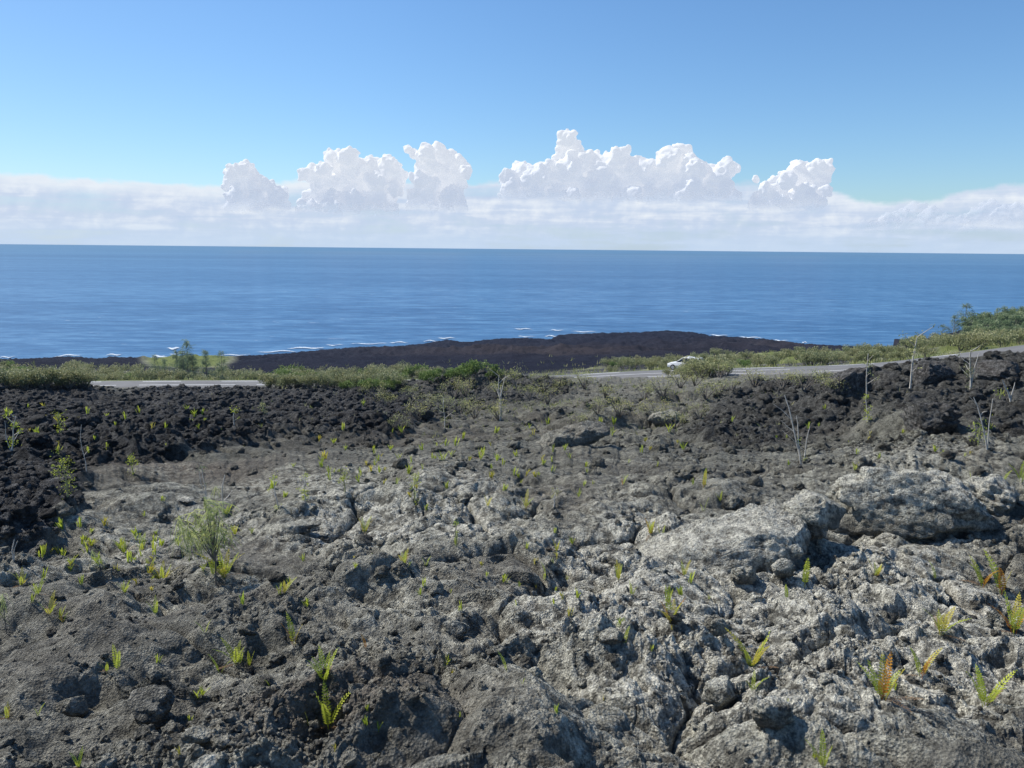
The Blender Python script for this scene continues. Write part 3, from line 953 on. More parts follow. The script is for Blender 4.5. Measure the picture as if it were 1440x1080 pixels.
def asphalt():
    m, nt = mat('asphalt'); n = N(nt)
    geo = n.new('ShaderNodeNewGeometry'); P = geo.outputs['Position']
    a = n.noise(P, .5, 5, .65); b = n.noise(P, 30, 3, .7)
    c = n.ramp(a, [(.3, (.115, .11, .107)), (.7, (.175, .17, .165))]); c = n.mix(n.mr(b, .4, .7, 0, .35), c, (.22, .215, .21))
    p = n.new('ShaderNodeBsdfPrincipled'); n.link(c, p.inputs[0]); p.inputs['Roughness'].default_value = .8
    bp = n.new('ShaderNodeBump'); bp.inputs['Distance'].default_value = .01; n.link(b, bp.inputs['Height']); n.link(bp.outputs[0], p.inputs['Normal'])
    finish(n, p.outputs[0]); return m


def simple(name, color, rough=.6, var=.25, scale=3., metallic=0., trans=0., spec=.5, bump=0.):
    m, nt = mat(name); n = N(nt)
    geo = n.new('ShaderNodeNewGeometry'); P = geo.outputs['Position']
    a = n.noise(P, scale, 5, .65)
    c = n.ramp(a, [(.25, tuple(q * (1 - var) for q in color)), (.75, tuple(min(1, q * (1 + var)) for q in color))])
    p = n.new('ShaderNodeBsdfPrincipled'); n.link(c, p.inputs[0]); p.inputs['Roughness'].default_value = rough
    p.inputs['Metallic'].default_value = metallic; p.inputs['Specular IOR Level'].default_value = spec
    if bump:
        bp = n.new('ShaderNodeBump'); bp.inputs['Distance'].default_value = bump; n.link(n.noise(P, scale * 6, 4, .7), bp.inputs['Height']); n.link(bp.outputs[0], p.inputs['Normal'])
    sh = p.outputs[0]
    finish(n, sh); return m


RP = []
for i in range(len(RC) - 1):
    L = np.linalg.norm(RC[i + 1] - RC[i]); k = max(1, int(L / 1.0))
    for t in range(k): RP.append(RC[i] + (RC[i + 1] - RC[i]) * t / k)
RP = np.array(RP)
d_ = RP[len(RP) // 2 + 1] - RP[len(RP) // 2]
v_, q_ = ribbon_path(RP, [-3.9, -3.6, 0, 3.6, 3.9], [-.12, .02, .06, .02, -.12], 'road', None)
setp(link('road', mesh_from_arrays('road', v_, q_), asphalt()), kind='structure')
S_ = np.concatenate([[0], np.cumsum(np.linalg.norm(np.diff(RP, axis=0), axis=1))])
PAINT = simple('road_paint', (.72, .72, .70), .6, .15, 4)
mv, mq = [], []
mo = 0


def dash(a, b, off, wd_):
    global mo
    k = max(2, int((b - a) / 1.5) + 1)
    t = np.linspace(a, b, k)
    pth = np.stack([np.interp(t, S_, RP[:, c]) for c in range(3)], 1)
    z = .06 - abs(off) / 3.6 * .04 + .006
    v, q = ribbon_path(pth, [off - wd_ / 2, off + wd_ / 2], [z, z], 'x', None)
    mv.append(v); mq.append(q + mo); mo += len(v)


s_ = 0
while s_ < S_[-1] - 12:
    dash(s_, s_ + 4.4, 2.95, .24); dash(s_ + 1.2, s_ + 5.6, -2.95, .24)
    s_ += 9.0
s_ = 0
while s_ < S_[-1] - 45:
    dash(s_, s_ + 11, 0, .22); s_ += 13.5
setp(link('road_markings', mesh_from_arrays('road_markings', np.concatenate(mv), np.concatenate(mq)), PAINT), kind='structure')


# ------------------------------------------------------------------ plants: shared tools
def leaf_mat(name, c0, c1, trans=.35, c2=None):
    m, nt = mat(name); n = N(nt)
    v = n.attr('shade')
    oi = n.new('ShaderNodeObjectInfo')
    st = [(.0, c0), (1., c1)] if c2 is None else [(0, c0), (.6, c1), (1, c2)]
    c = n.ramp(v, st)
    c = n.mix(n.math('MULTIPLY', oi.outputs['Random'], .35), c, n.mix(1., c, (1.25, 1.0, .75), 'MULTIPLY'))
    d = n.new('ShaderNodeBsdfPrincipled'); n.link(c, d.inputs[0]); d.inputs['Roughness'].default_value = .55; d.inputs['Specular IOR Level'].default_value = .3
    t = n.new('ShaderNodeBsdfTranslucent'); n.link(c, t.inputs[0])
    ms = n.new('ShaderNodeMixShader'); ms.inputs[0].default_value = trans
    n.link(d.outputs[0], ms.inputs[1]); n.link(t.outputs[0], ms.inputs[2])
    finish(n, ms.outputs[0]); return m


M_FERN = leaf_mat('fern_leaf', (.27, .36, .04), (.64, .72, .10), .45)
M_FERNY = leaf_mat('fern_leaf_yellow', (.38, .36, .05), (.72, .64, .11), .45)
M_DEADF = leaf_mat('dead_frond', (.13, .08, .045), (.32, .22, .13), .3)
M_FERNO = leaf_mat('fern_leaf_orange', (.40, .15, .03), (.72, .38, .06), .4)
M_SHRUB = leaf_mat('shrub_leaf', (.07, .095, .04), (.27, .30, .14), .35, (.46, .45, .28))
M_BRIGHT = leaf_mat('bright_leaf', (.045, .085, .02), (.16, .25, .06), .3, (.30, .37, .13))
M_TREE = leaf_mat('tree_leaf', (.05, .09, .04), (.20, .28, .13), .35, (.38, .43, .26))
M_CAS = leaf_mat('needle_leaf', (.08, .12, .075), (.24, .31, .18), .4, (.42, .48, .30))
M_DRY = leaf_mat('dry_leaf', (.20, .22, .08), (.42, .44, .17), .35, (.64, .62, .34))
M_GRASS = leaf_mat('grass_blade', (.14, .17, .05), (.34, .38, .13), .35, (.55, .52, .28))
M_BARK = simple('bark', (.16, .14, .115), .85, .3, 8)
M_DEAD = simple('dead_wood', (.50, .47, .42), .8, .2, 10)
M_STEM = simple('green_stem', (.24, .25, .12), .7, .2, 10)


def ribbons(P, W, facing=None):
    """P (n,k,3) centre lines, W (n,k) widths -> verts, quads"""
    n_, k_ = P.shape[:2]
    t = np.gradient(P, axis=1)
    a = rng.normal(size=(n_, 1, 3)) if facing is None else facing[:, None, :]
    s = np.cross(t, a); s /= np.linalg.norm(s, axis=2)[:, :, None] + 1e-9
    L = P - s * W[:, :, None] / 2; Rr = P + s * W[:, :, None] / 2
    Vv = np.stack([L, Rr], 2).reshape(-1, 3)
    i, j = np.meshgrid(np.arange(n_), np.arange(k_ - 1), indexing='ij')
    b = (i * k_ + j) * 2
    return Vv, np.stack([b, b + 1, b + 3, b + 2], -1).reshape(-1, 4)


def leaves(C, size, aspect=2.0, up=.3):
    """n leaf quads (pointed) around centres C"""
    n_ = len(C)
    a = rng.normal(size=(n_, 3)); a[:, 2] += up; a /= np.linalg.norm(a, axis=1)[:, None]
    b = np.cross(a, rng.normal(size=(n_, 3))); b /= np.linalg.norm(b, axis=1)[:, None]
    L = (size * (.7 + .6 * rng.random(n_)))[:, None]; Wd = L / aspect
    Vv = np.stack([C - a * L * .5, C + b * Wd * .5, C + a * L * .5, C - b * Wd * .5], 1).reshape(-1, 3)
    return Vv, np.arange(n_ * 4).reshape(-1, 4)


def tube(pts, rad, sides=5):
    pts = np.array(pts, float); n_ = len(pts); rad = np.broadcast_to(rad, (n_,))
    t = np.gradient(pts, axis=0); t /= np.linalg.norm(t, axis=1)[:, None] + 1e-9
    a = np.array([.13, .97, .2]); s = np.cross(t, a); s /= np.linalg.norm(s, axis=1)[:, None]; u = np.cross(t, s)
    th = np.arange(sides) * 2 * math.pi / sides
    Vv = pts[:, None] + rad[:, None, None] * (np.cos(th)[None, :, None] * s[:, None] + np.sin(th)[None, :, None] * u[:, None])
    i, j = np.meshgrid(np.arange(n_ - 1), np.arange(sides), indexing='ij')
    j2 = (j + 1) % sides
    return Vv.reshape(-1, 3), np.stack([i * sides + j, i * sides + j2, (i + 1) * sides + j2, (i + 1) * sides + j], -1).reshape(-1, 4)


def merge(parts):
    Vs, Qs, o = [], [], 0
    for v, q in parts:
        Vs.append(v); Qs.append(q + o); o += len(v)
    return np.concatenate(Vs), np.concatenate(Qs)


def shade_mesh(name, v, q, m, shade=None, smooth=False):
    me = mesh_from_arrays(name, v, q, smooth)
    if shade is None: shade = rng.random(len(v))
    fattr(me, 'shade', shade); me.materials.append(m)
    return me


def empty(name, loc, label=None, cat=None, group=None, rz=0.):
    o = link(name, None, loc=loc); o.rotation_euler = (0, 0, rz); o.empty_display_size = .1
    return setp(o, label, cat, group)


def part(name, me, parent, loc=None, rot=None, sc=None):
    o = link(name, me, parent=parent)
    if loc is not None: o.location = loc
    if rot is not None: o.rotation_euler = rot
    if sc is not None: o.scale = (sc, sc, sc)
    return o


def place_tree(name, parts_, loc, rz, sc, label, cat, group=None):
    t = empty(name, loc, label, cat, group, rz); t.scale = (sc, sc, sc)
    for nm, me in parts_: part(nm, me, t)
    return t


# ------------------------------------------------------------------ ferns
def frond_mesh(m, arch, npair=17, seed=0):
    t = np.linspace(0, 1, npair)
    y = arch * t ** 2.0; z = t * (1 - .18 * arch * t)
    C = np.stack([np.zeros(npair), y, z], 1)
    Vv, Qs = [], []
    o = 0
    for k in range(1, npair):
        wl = .100 * math.sin(math.pi * min(1, .16 + .86 * t[k])) ** .6 + .008
        if t[k] < .14: continue
        tan = C[k] - C[k - 1]; tan /= np.linalg.norm(tan)
        for sgn in (-1, 1):
            root = C[k]; tip = root + np.array([sgn * wl, 0, 0]) + tan * wl * .35 + np.array([0, .008 * rng.normal(), .006 * rng.normal()])
            midp = (root + tip) / 2
            hw = tan * .025
            Vv += [root - hw * .7, midp + hw * .1 - hw * 1.1, tip, midp + hw * 1.2, ]
            Qs.append([o, o + 1, o + 2, o + 3]); o += 4
    v1, q1 = np.array(Vv), np.array(Qs)
    v2, q2 = tube(C, np.linspace(.009, .003, npair), 3)
    v, q = merge([(v1, q1), (v2, q2)])
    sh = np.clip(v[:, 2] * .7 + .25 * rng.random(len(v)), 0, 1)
    return shade_mesh('frond', v, q, m, sh)


FR = {c: [frond_mesh(m, a) for a in (.08, .22, .42)] for c, m in (('g', M_FERN), ('y', M_FERNY), ('o', M_FERNO), ('d', M_DEADF))}


def fern(px, py, hpx, nf, colr, label, group=None):
    g = ground_at(px, py)
    d = math.sqrt(g[0] ** 2 + g[1] ** 2 + (g[2] - CAM_Z) ** 2)
    L = hpx / F * d * 1.12
    t = empty('sword_fern', (g[0], g[1], g[2] - .01 * min(1, L * 8)), label, 'fern', group, random.uniform(0, 6.28))
    for k in range(nf):
        c = 'g'
        if colr == 'o' and (k % 3 == 1 or nf == 1): c = 'o'
        elif colr == 'y' and k % 2 == 0: c = 'y'
        elif colr == 'o' and k % 3 == 2: c = 'y'
        me = random.choice(FR[c])
        az = 6.283 * k / max(1, nf) + random.uniform(-.5, .5)
        lean = random.uniform(.05, .22) if nf > 1 else random.uniform(.02, .12)
        if nf > 4: lean = random.uniform(.08, .42)
        rot = (Matrix.Rotation(az, 3, 'Z') @ Matrix.Rotation(-lean, 3, 'X')).to_euler()
        rr_ = L * .05 * random.random()
        part('frond', me, t, (-math.sin(az) * rr_, math.cos(az) * rr_, 0), rot, L * (random.uniform(.62, 1.0) if k else 1.0))
    if nf >= 4:
        for k in range(random.choice((1, 2))):
            az = random.uniform(0, 6.28)
            part('dead_frond', random.choice(FR['d']), t, (0, 0, .01), (Matrix.Rotation(az, 3, 'Z') @ Matrix.Rotation(-random.uniform(.9, 1.35), 3, 'X')).to_euler(), L * random.uniform(.5, .8))
    return t


FERNS = [
 (1240, 982, 58, 7, 'o', 'largest bright fern on white lichen in the right foreground, one frond orange'),
 (1293, 950, 42, 4, 'o', 'fern with a thin orange middle frond, above and right of the largest fern'),
 (1384, 990, 50, 5, 'g', 'lime fern with a broad leaning frond near the right edge of the foreground'),
 (1320, 893, 42, 6, 'y', 'spreading yellow-green fern behind the white lichen shelf at the right'),
 (1424, 888, 50, 5, 'o', 'rust and yellow fern cut by the right edge of the photo'),
 (1057, 938, 52, 6, 'y', 'tall olive fern rising from a crack in the right middle foreground'),
 (1057, 970, 27, 3, 'g', 'short three-frond fern just below the tall olive fern'),
 (1106, 995, 12, 1, 'g', 'lone stubby green sprig on lichen below the short three-frond fern'),
 (1091, 1021, 12, 1, 'g', 'lowest single green sprig on the grey lichen hump'),
 (1155, 1077, 40, 4, 'g', 'narrow upright fern at the bottom edge, right of centre'),
 (942, 874, 44, 6, 'o', 'fern with yellow and orange fronds under the dark crevice'),
 (940, 848, 24, 4, 'o', 'fern with a flat red frond at the right end of the crevice'),
 (890, 834, 22, 3, 'g', 'bright short fern in the middle of the dark crevice'),
 (868, 815, 26, 4, 'y', 'row of olive fronds along the left end of the dark crevice'),
 (876, 908, 25, 1, 'g', 'single upright frond beside the bluish grey rock'),
 (1133, 824, 42, 2, 'g', 'tall narrow frond pair right of the black hollow'),
 (1106, 842, 24, 2, 'g', 'small leaning fern just left of the tall narrow frond pair'),
 (1232, 812, 24, 6, 'y', 'wide low fern tuft on pale rock below the big humped boulder'),
 (1316, 813, 22, 1, 'g', 'single bent olive frond on the smooth rock at the right'),
 (1380, 824, 36, 4, 'o', 'dull fern cluster left of the fern with tall red tip'),
 (1408, 836, 48, 3, 'o', 'thin fern with tall red-tipped frond near the right edge'),
 (989, 686, 27, 3, 'o', 'orange and yellow fern flame on bare grey rock right of centre'),
 (989, 719, 20, 2, 'g', 'small green fern below the orange flame fern'),
 (1011, 706, 16, 2, 'g', 'tiny green fern right of the orange flame fern'),
 (1434, 677, 34, 3, 'g', 'thick upright lime fern at the right edge beside pale boulders'),
 (1409, 678, 22, 1, 'g', 'slim frond left of the thick upright fern at the right edge'),
 (1367, 692, 24, 2, 'g', 'fern on the shaded flank of the big humped boulder'),
 (1378, 713, 22, 1, 'g', 'single frond at the foot of the shaded flank'),
 (1200, 660, 13, 5, 'g', 'tiny bright fern tuft behind the left shoulder of the boulder'),
 (961, 809, 22, 4, 'y', 'dull yellow fern at the left tip of the overhanging slab'),
 (913, 750, 24, 7, 'o', 'bushy fern with orange fronds on the bare middle rock'),
 (926, 753, 22, 2, 'g', 'narrow green fern touching the bushy orange fern'),
 (740, 772, 14, 5, 'g', 'low lime row of fronds in the middle of the rubble'),
 (780, 774, 18, 4, 'o', 'small red-stemmed fern right of the low lime row'),
 (766, 806, 17, 1, 'g', 'single frond below the low lime row'),
 (569, 792, 25, 4, 'y', 'yellow-green fern on a grey dome left of centre'),
 (598, 795, 15, 2, 'g', 'small fern right of the yellow-green fern on the dome'),
 (640, 765, 20, 2, 'g', 'thin green fern in a crack above centre'),
 (515, 748, 24, 4, 'y', 'upright yellowish fern on the rounded ledge left of centre'),
 (676, 645, 20, 6, 'g', 'bright fern tuft on the smooth folded lava'),
 (612, 630, 13, 4, 'g', 'small tuft on the folded lava left of the bright tuft'),
 (625, 647, 16, 3, 'g', 'thin fern just below the small tuft on the folded lava'),
 (457, 956, 42, 8, 'g', 'dense upright lime fern left of centre in the foreground'),
 (463, 1022, 52, 4, 'g', 'tallest bright fern, low in the foreground left of centre'),
 (437, 1022, 20, 1, 'g', 'short single frond left of the tallest bright fern'),
 (416, 908, 40, 3, 'o', 'two thin orange-tipped fronds standing before a black hole'),
 (332, 935, 36, 5, 'g', 'leaning yellow-green fern on a dark hump at left'),
 (352, 933, 20, 4, 'g', 'low fern tuft right of the leaning fern'),
 (311, 945, 28, 2, 'g', 'slender fern left of the leaning fern'),
 (282, 976, 14, 8, 'g', 'flat lime rosette on pale gravel in the left foreground'),
 (165, 940, 30, 2, 'g', 'tall curved frond beside the black pit at left'),
 (151, 942, 19, 4, 'g', 'short bright fronds left of the tall curved frond'),
 (218, 862, 22, 3, 'g', 'green fern against a dark hollow in the left middle'),
 (288, 890, 20, 2, 'g', 'slim fern on the dark hump above the leaning fern'),
 (69, 863, 26, 5, 'y', 'straw-coloured fern near the left edge'),
 (88, 874, 12, 4, 'o', 'low reddish fern right of the straw-coloured fern'),
 (11, 1010, 20, 4, 'o', 'red and green fern at the left edge of the foreground'),
 (56, 1006, 15, 2, 'g', 'pale small fern right of the red and green fern'),
 (514, 912, 20, 1, 'o', 'single orange frond beside a small pale stone'),
 (628, 943, 12, 1, 'g', 'tiny lone sprig among foreground rocks left of centre'),
 (711, 944, 28, 1, 'g', 'lone bright frond on brown rock in the centre foreground'),
 (733, 960, 9, 2, 'g', 'tiny sprig below the lone bright frond'),
 (113, 1077, 22, 4, 'g', 'small bright fern at the bottom left corner'),
 (380, 963, 14, 1, 'g', 'small faded frond in the rubble of the left foreground'),
 (400, 832, 24, 5, 'y', 'bright two-armed fern right of the drooping sapling'),
 (317, 810, 42, 8, 'y', 'golden upright fern at the foot of the drooping sapling'),
 (300, 808, 26, 4, 'g', 'green fern between the sapling stem and the golden fern'),
 (230, 820, 30, 9, 'y', 'broad bright yellow fern above a dark hollow'),
 (212, 800, 16, 6, 'g', 'low spreading fern left of the broad yellow fern'),
 (175, 832, 20, 6, 'g', 'bright tuft of fern beside a dark hole at left'),
 (32, 824, 22, 6, 'y', 'yellowish fern patch near the left edge'),
 (54, 836, 22, 5, 'g', 'bright fern low on the slope near the left edge'),
 (100, 792, 14, 7, 'g', 'round tuft on the pale slope at left'),
 (128, 767, 15, 8, 'y', 'low yellowish tuft at the edge of the black lava'),
 (176, 778, 22, 4, 'g', 'fern on the pale slope below the black lava'),
 (200, 772, 22, 5, 'g', 'fern right of the one on the pale slope'),
 (320, 723, 18, 7, 'g', 'bright round fern behind the drooping sapling'),
 (330, 752, 16, 6, 'y', 'olive fern tuft right of the drooping sapling'),
 (740, 714, 26, 4, 'y', 'pale straw fern in the rubble above centre'),
 (685, 712, 20, 3, 'y', 'thin pale fern on the rise above centre'),
 (815, 697, 13, 5, 'g', 'bright tuft by a rounded rock right of centre'),
 (874, 682, 16, 2, 'o', 'small orange frond on the dark middle rubble'),
]
for a in FERNS: fern(*a)

# small ones further off, each one mesh
def tuft_mesh(m, nf, seed):
    P = []; W = []
    for k in range(nf):
        az = rng.random() * 6.28; ln = .08 + .4 * rng.random(); h = .6 + .4 * rng.random()
        t = np.linspace(0, 1, 5)
        P.append(np.stack([math.cos(az) * ln * t ** 1.5 + .08 * rng.normal(), math.sin(az) * ln * t ** 1.5 + .08 * rng.normal() + 0 * t, h * t * (1 - .15 * ln * t)], 1)); W.append(.10 * np.array([.5, .9, 1, .8, .2]))
    v, q = ribbons(np.array(P), np.array(W), facing=np.tile(np.array([[0., 1., .2]]), (nf, 1)) + .5 * rng.normal(size=(nf, 3)))
    return shade_mesh('fern_tuft', v, q, m, np.clip(v[:, 2] + .2 * rng.normal(size=len(v)), 0, 1))


TM = [tuft_mesh(M_FERN, n_, n_) for n_ in (5, 7, 9, 6)] + [tuft_mesh(M_FERNY, 6, 9)]
ZONES = [  # name, centre x, y, spread x, y, count, height px, label
 (180, 600, 190, 35, 44, 9, 'tiny yellow-green fern among the black clinkers at the left', 'far ferns on the black lava at the left'),
 (500, 650, 160, 45, 46, 12, 'small fern tuft on the smooth brownish lava left of centre', 'small ferns on the smooth lava'),
 (780, 640, 160, 50, 44, 11, 'small fern tuft on the grey rubble right of centre', 'small ferns on the middle rubble'),
 (140, 780, 120, 40, 44, 13, 'small lime fern on the pale slope at the left', 'small ferns on the left slope'),
 (1180, 620, 190, 35, 20, 8, 'tiny fern between dark blocks at the right', 'tiny ferns at the right'),
 (620, 820, 380, 60, 44, 13, 'small green sprig in the grey middle ground', 'sprigs in the middle ground'),
 (620, 990, 600, 70, 26, 13, 'tiny green sprig in a foreground crack', 'sprigs in foreground cracks'),
]
for cx, cy, dx, dy, cnt, hp, lab, grp in ZONES:
    for k in range(cnt):
        px = cx + random.gauss(0, dx * .6); py = cy + random.gauss(0, dy * .6)
        if not (5 < px < 1435) or py < 556 or py > 1070: continue
        g = ground_at(px, py); d = np.linalg.norm(g - np.array([0, 0, CAM_Z]))
        if g[1] < 1 or math.hypot(g[0], g[1]) > 70: continue
        o = link('sword_fern', random.choice(TM), loc=tuple(g - np.array([0, 0, .005])))
        h = hp * random.uniform(.6, 1.4) / F * d
        o.scale = (h, h, h); o.rotation_euler = (0, 0, random.uniform(0, 6.28))
        setp(o, lab, 'fern', grp)


# ------------------------------------------------------------------ shrubs
def shrub_variant(m, nl, leaf, seed, hgt=1.0, spread=.75, lobes=8, wisp=True):
    C = []
    st = []
    for k in range(lobes):
        a = rng.random() * 6.28; r = spread * math.sqrt(rng.random()) * .75
        c = np.array([math.cos(a) * r, math.sin(a) * r, hgt * (.35 + .42 * rng.random() * (1 - .5 * r))])
        rad = .20 + .18 * rng.random()
        p = rng.normal(size=(nl // lobes, 3)); p /= np.linalg.norm(p, axis=1)[:, None]
        p *= (rad * (rng.random(len(p)) ** .4))[:, None]; p[:, 2] *= .85
        C.append(c + p)
        st.append(tube([np.array([0, 0, -.1]), c * np.array([.45, .45, .4]), c], [.028, .018, .008], 4))
    C = np.concatenate(C)
    C = C[C[:, 2] > .02]
    v, q = leaves(C, np.full(len(C), leaf), 1.9)
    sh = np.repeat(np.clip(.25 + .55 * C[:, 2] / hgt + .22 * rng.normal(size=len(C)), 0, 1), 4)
    crown = shade_mesh('crown', v, q, m, sh)
    sv, sq = merge(st)
    stem = mesh_from_arrays('stem', sv, sq); stem.materials.append(M_BARK)
    return [('crown', crown), ('stem', stem)]


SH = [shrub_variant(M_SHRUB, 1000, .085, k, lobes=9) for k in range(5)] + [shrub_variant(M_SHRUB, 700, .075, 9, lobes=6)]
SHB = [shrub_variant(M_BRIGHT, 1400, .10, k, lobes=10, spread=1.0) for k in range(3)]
SHD = [shrub_variant(M_DRY, 420, .05, k, lobes=9) for k in range(3)]


def at_r(px, r, py=None):
    az, _ = azs(px, 500)
    x, y = r * math.sin(az), r * math.cos(az)
    return (x, y, ground_z(x, y) - .03)


ROADX = []
for px in range(-60, 1500, 1):
    az, _ = azs(px, 520)
    k = int(np.argmin(np.abs(np.arctan2(RP[:, 0], RP[:, 1]) - az)))
    ROADX.append(math.hypot(RP[k, 0], RP[k, 1]))


def road_r(px): return ROADX[int(np.clip(px + 60, 0, len(ROADX) - 1))]


shr_l = [('left', -20, 205, 60), ('mid', 300, 620, 72), ('right', 850, 1290, 96)]
for nm, x0, x1, cnt in shr_l:
    for k in range(cnt):
        px = x0 + (x1 - x0) * (k + random.random()) / cnt
        rr_ = road_r(px) + random.choice([7.5, 9, 12, 17, 24, 30]) + random.random() * 3
        if nm == 'right': rr_ = road_r(px) + random.choice([7.5, 9, 12, 17, 22, 30]) + random.random() * 3
        sc = random.uniform(1.3, 2.6) * (1.0 if nm != 'right' else .68)
        col_ = SHB if (nm == 'mid' and random.random() < .12) or random.random() < .05 else SH
        place_tree('roadside_shrub', random.choice(col_), at_r(px, rr_), random.uniform(0, 6.28), sc,
                   {'left': 'grey-green shrub in the roadside scrub at the left', 'mid': 'grey-green shrub in the scrub beyond the black lava left of centre',
                    'right': 'grey-green shrub in the scrub behind the right-hand road'}[nm], 'shrub', 'shrubs lining the %s stretch of road' % {'left': 'left', 'mid': 'middle', 'right': 'right-hand'}[nm])
for k in range(46):
    px = 1285 + 175 * (k + random.random()) / 46
    place_tree('roadside_shrub', random.choice(SH), at_r(px, road_r(px) + 7 + 75 * random.random() ** 1.3), random.uniform(0, 6.28), random.uniform(1.2, 2.4), 'grey-green shrub at the foot of the wooded hill at the right', 'shrub', 'shrubs at the foot of the wooded hill')
# shrubs around the left clearing
for px, dr, sc in ((212, 9, 1.9), (228, 10, 2.3), (243, 12, 2.4), (258, 13, 2.4), (275, 12, 2.0), (290, 10, 1.6), (235, 7, 1.3), (300, 15, 2.0)):
    place_tree('roadside_shrub', random.choice(SH), at_r(px, road_r(px) + dr), random.uniform(0, 6.28), sc, 'shrub crowded round the small whispy trees at the left', 'shrub', 'shrubs below the small trees')
for px, py, sc, lab in ((672, 531, 1.35, 'vivid green rounded bush on the central crest'), (648, 532, 1.0, 'green bush left of the vivid rounded one'), (618, 535, 1.0, 'bright green bush on the left of the central crest'),
                        (606, 537, .9, 'small bright bush at the left foot of the crest bushes'), (690, 531, .8, 'low green bush right of the vivid rounded one')):
    place_tree('green_bush', random.choice(SHB), tuple(ground_at(px, py)), random.uniform(0, 6.28), sc, lab, 'bush')
for k in range(8):
    px = 490 + 9 * k
    place_tree('green_bush', SHB[k % 3], tuple(ground_at(px, 545 + random.random() * 4)), random.uniform(0, 6.28), random.uniform(.6, .9), 'low yellow-green bush at the edge of the black lava left of centre', 'bush', 'bushes at the edge of the black lava')
for k in range(54):
    px = -15 + 140 * (k + random.random()) / 22 if k < 22 else 372 + 190 * (k - 22 + random.random()) / 32
    place_tree('roadside_shrub', random.choice(SH), tuple(ground_at(px, 543 + 2.5 * random.random())), random.uniform(0, 6.28), random.uniform(.85, 1.35),
               'low grey-green shrub rooted on the far edge of the black lava, before the road', 'shrub', 'low shrubs on the far edge of the black lava')
# dry mid-ground shrubs
drs = [(600, 570), (625, 575), (650, 580), (668, 585), (590, 590), (700, 590), (560, 605), (575, 560), (745, 560), (770, 565), (790, 550), (725, 545), (760, 540), (820, 545), (850, 560), (842, 580),
       (870, 585), (905, 560), (930, 555), (955, 545), (975, 540), (990, 560), (1010, 555), (1030, 548), (925, 590), (948, 600), (812, 600), (985, 585), (1060, 545), (1100, 545), (1130, 548), (1160, 545), (1012, 530), (985, 528), (960, 532), (1175, 553), (640, 560), (655, 555), (700, 555), (530, 560), (545, 572)]
for k, (px, py) in enumerate(drs):
    g = ground_at(px, py); d = np.linalg.norm(g - np.array([0, 0, CAM_Z]))
    sc = random.uniform(22, 38) / F * d
    place_tree('dry_shrub', SHD[k % 3], tuple(g), random.uniform(0, 6.28), sc, 'dry olive shrub on the middle rise' if px < 880 else 'dry olive shrub below the parked car and road', 'shrub',
               'dry shrubs on the middle rise' if px < 880 else 'dry shrubs below the car')


# ------------------------------------------------------------------ trees
def needle_tree(h, seed, width=.30):
    tr = [tube([(0, 0, -.2), (.02, .01, h * .5), (0, .03, h)], [.045 * h / 3, .03 * h / 3, .008], 6)]
    P, W = [], []
    for k in range(int(34)):
        t = .12 + .86 * rng.random(); z = h * t
        a = rng.random() * 6.28; ln = h * width * (1.05 - t) * (.6 + .6 * rng.random()) + .1
        e = np.array([math.cos(a) * ln, math.sin(a) * ln, ln * .8])
        tr.append(tube([(0, 0, z), tuple(np.array([0, 0, z]) + e)], [.015, .005], 3))
        for q in range(20):
            u = .25 + .8 * rng.random(); b = np.array([0, 0, z]) + e * u + rng.normal(size=3) * .05 * h / 3
            dn = rng.normal(size=3) * .12 + np.array([math.cos(a) * .12, math.sin(a) * .12, .05])
            s = np.linspace(0, 1, 3)[:, None]
            P.append(b + dn * s * h / 3 + np.array([0, 0, -.14]) * s ** 2 * h / 3); W.append(np.array([.02, .026, .008]) * h / 3)
    v, q = ribbons(np.array(P), np.array(W))
    crown = shade_mesh('crown', v, q, M_CAS, np.clip(rng.random(len(v)) * .6 + .3 * v[:, 2] / h, 0, 1))
    sv, sq = merge(tr); trunk = mesh_from_arrays('trunk', sv, sq); trunk.materials.append(M_BARK)
    return [('trunk', trunk), ('crown', crown)]


NT = [needle_tree(4, k, .22) for k in range(3)] + [needle_tree(4, 5, .42)]
for px, dr, sc, k, lab in ((248, 16, 1.25, 0, 'dark wispy needle tree, left of the small roadside group'), (263, 17, 1.55, 1, 'tallest thin needle tree of the small group at the left'), (257, 15, 1.2, 2, 'middle wispy needle tree of the group at the left'),
                           (270, 17, 1.2, 0, 'right-hand wispy needle tree of the group at the left'), (217, 20, 1.0, 1, 'small lone needle tree left of the roadside group'), (230, 24, .9, 2, 'very small needle tree before the surf'),
                           (289, 15, 1.25, 2, 'thin pale needle tree right of the roadside group'), (311, 22, 1.1, 1, 'faint thin needle tree near the road bend at the left')):
    place_tree('needle_tree', NT[k], at_r(px, road_r(px) + dr), random.uniform(0, 6.28), sc, lab, 'tree')


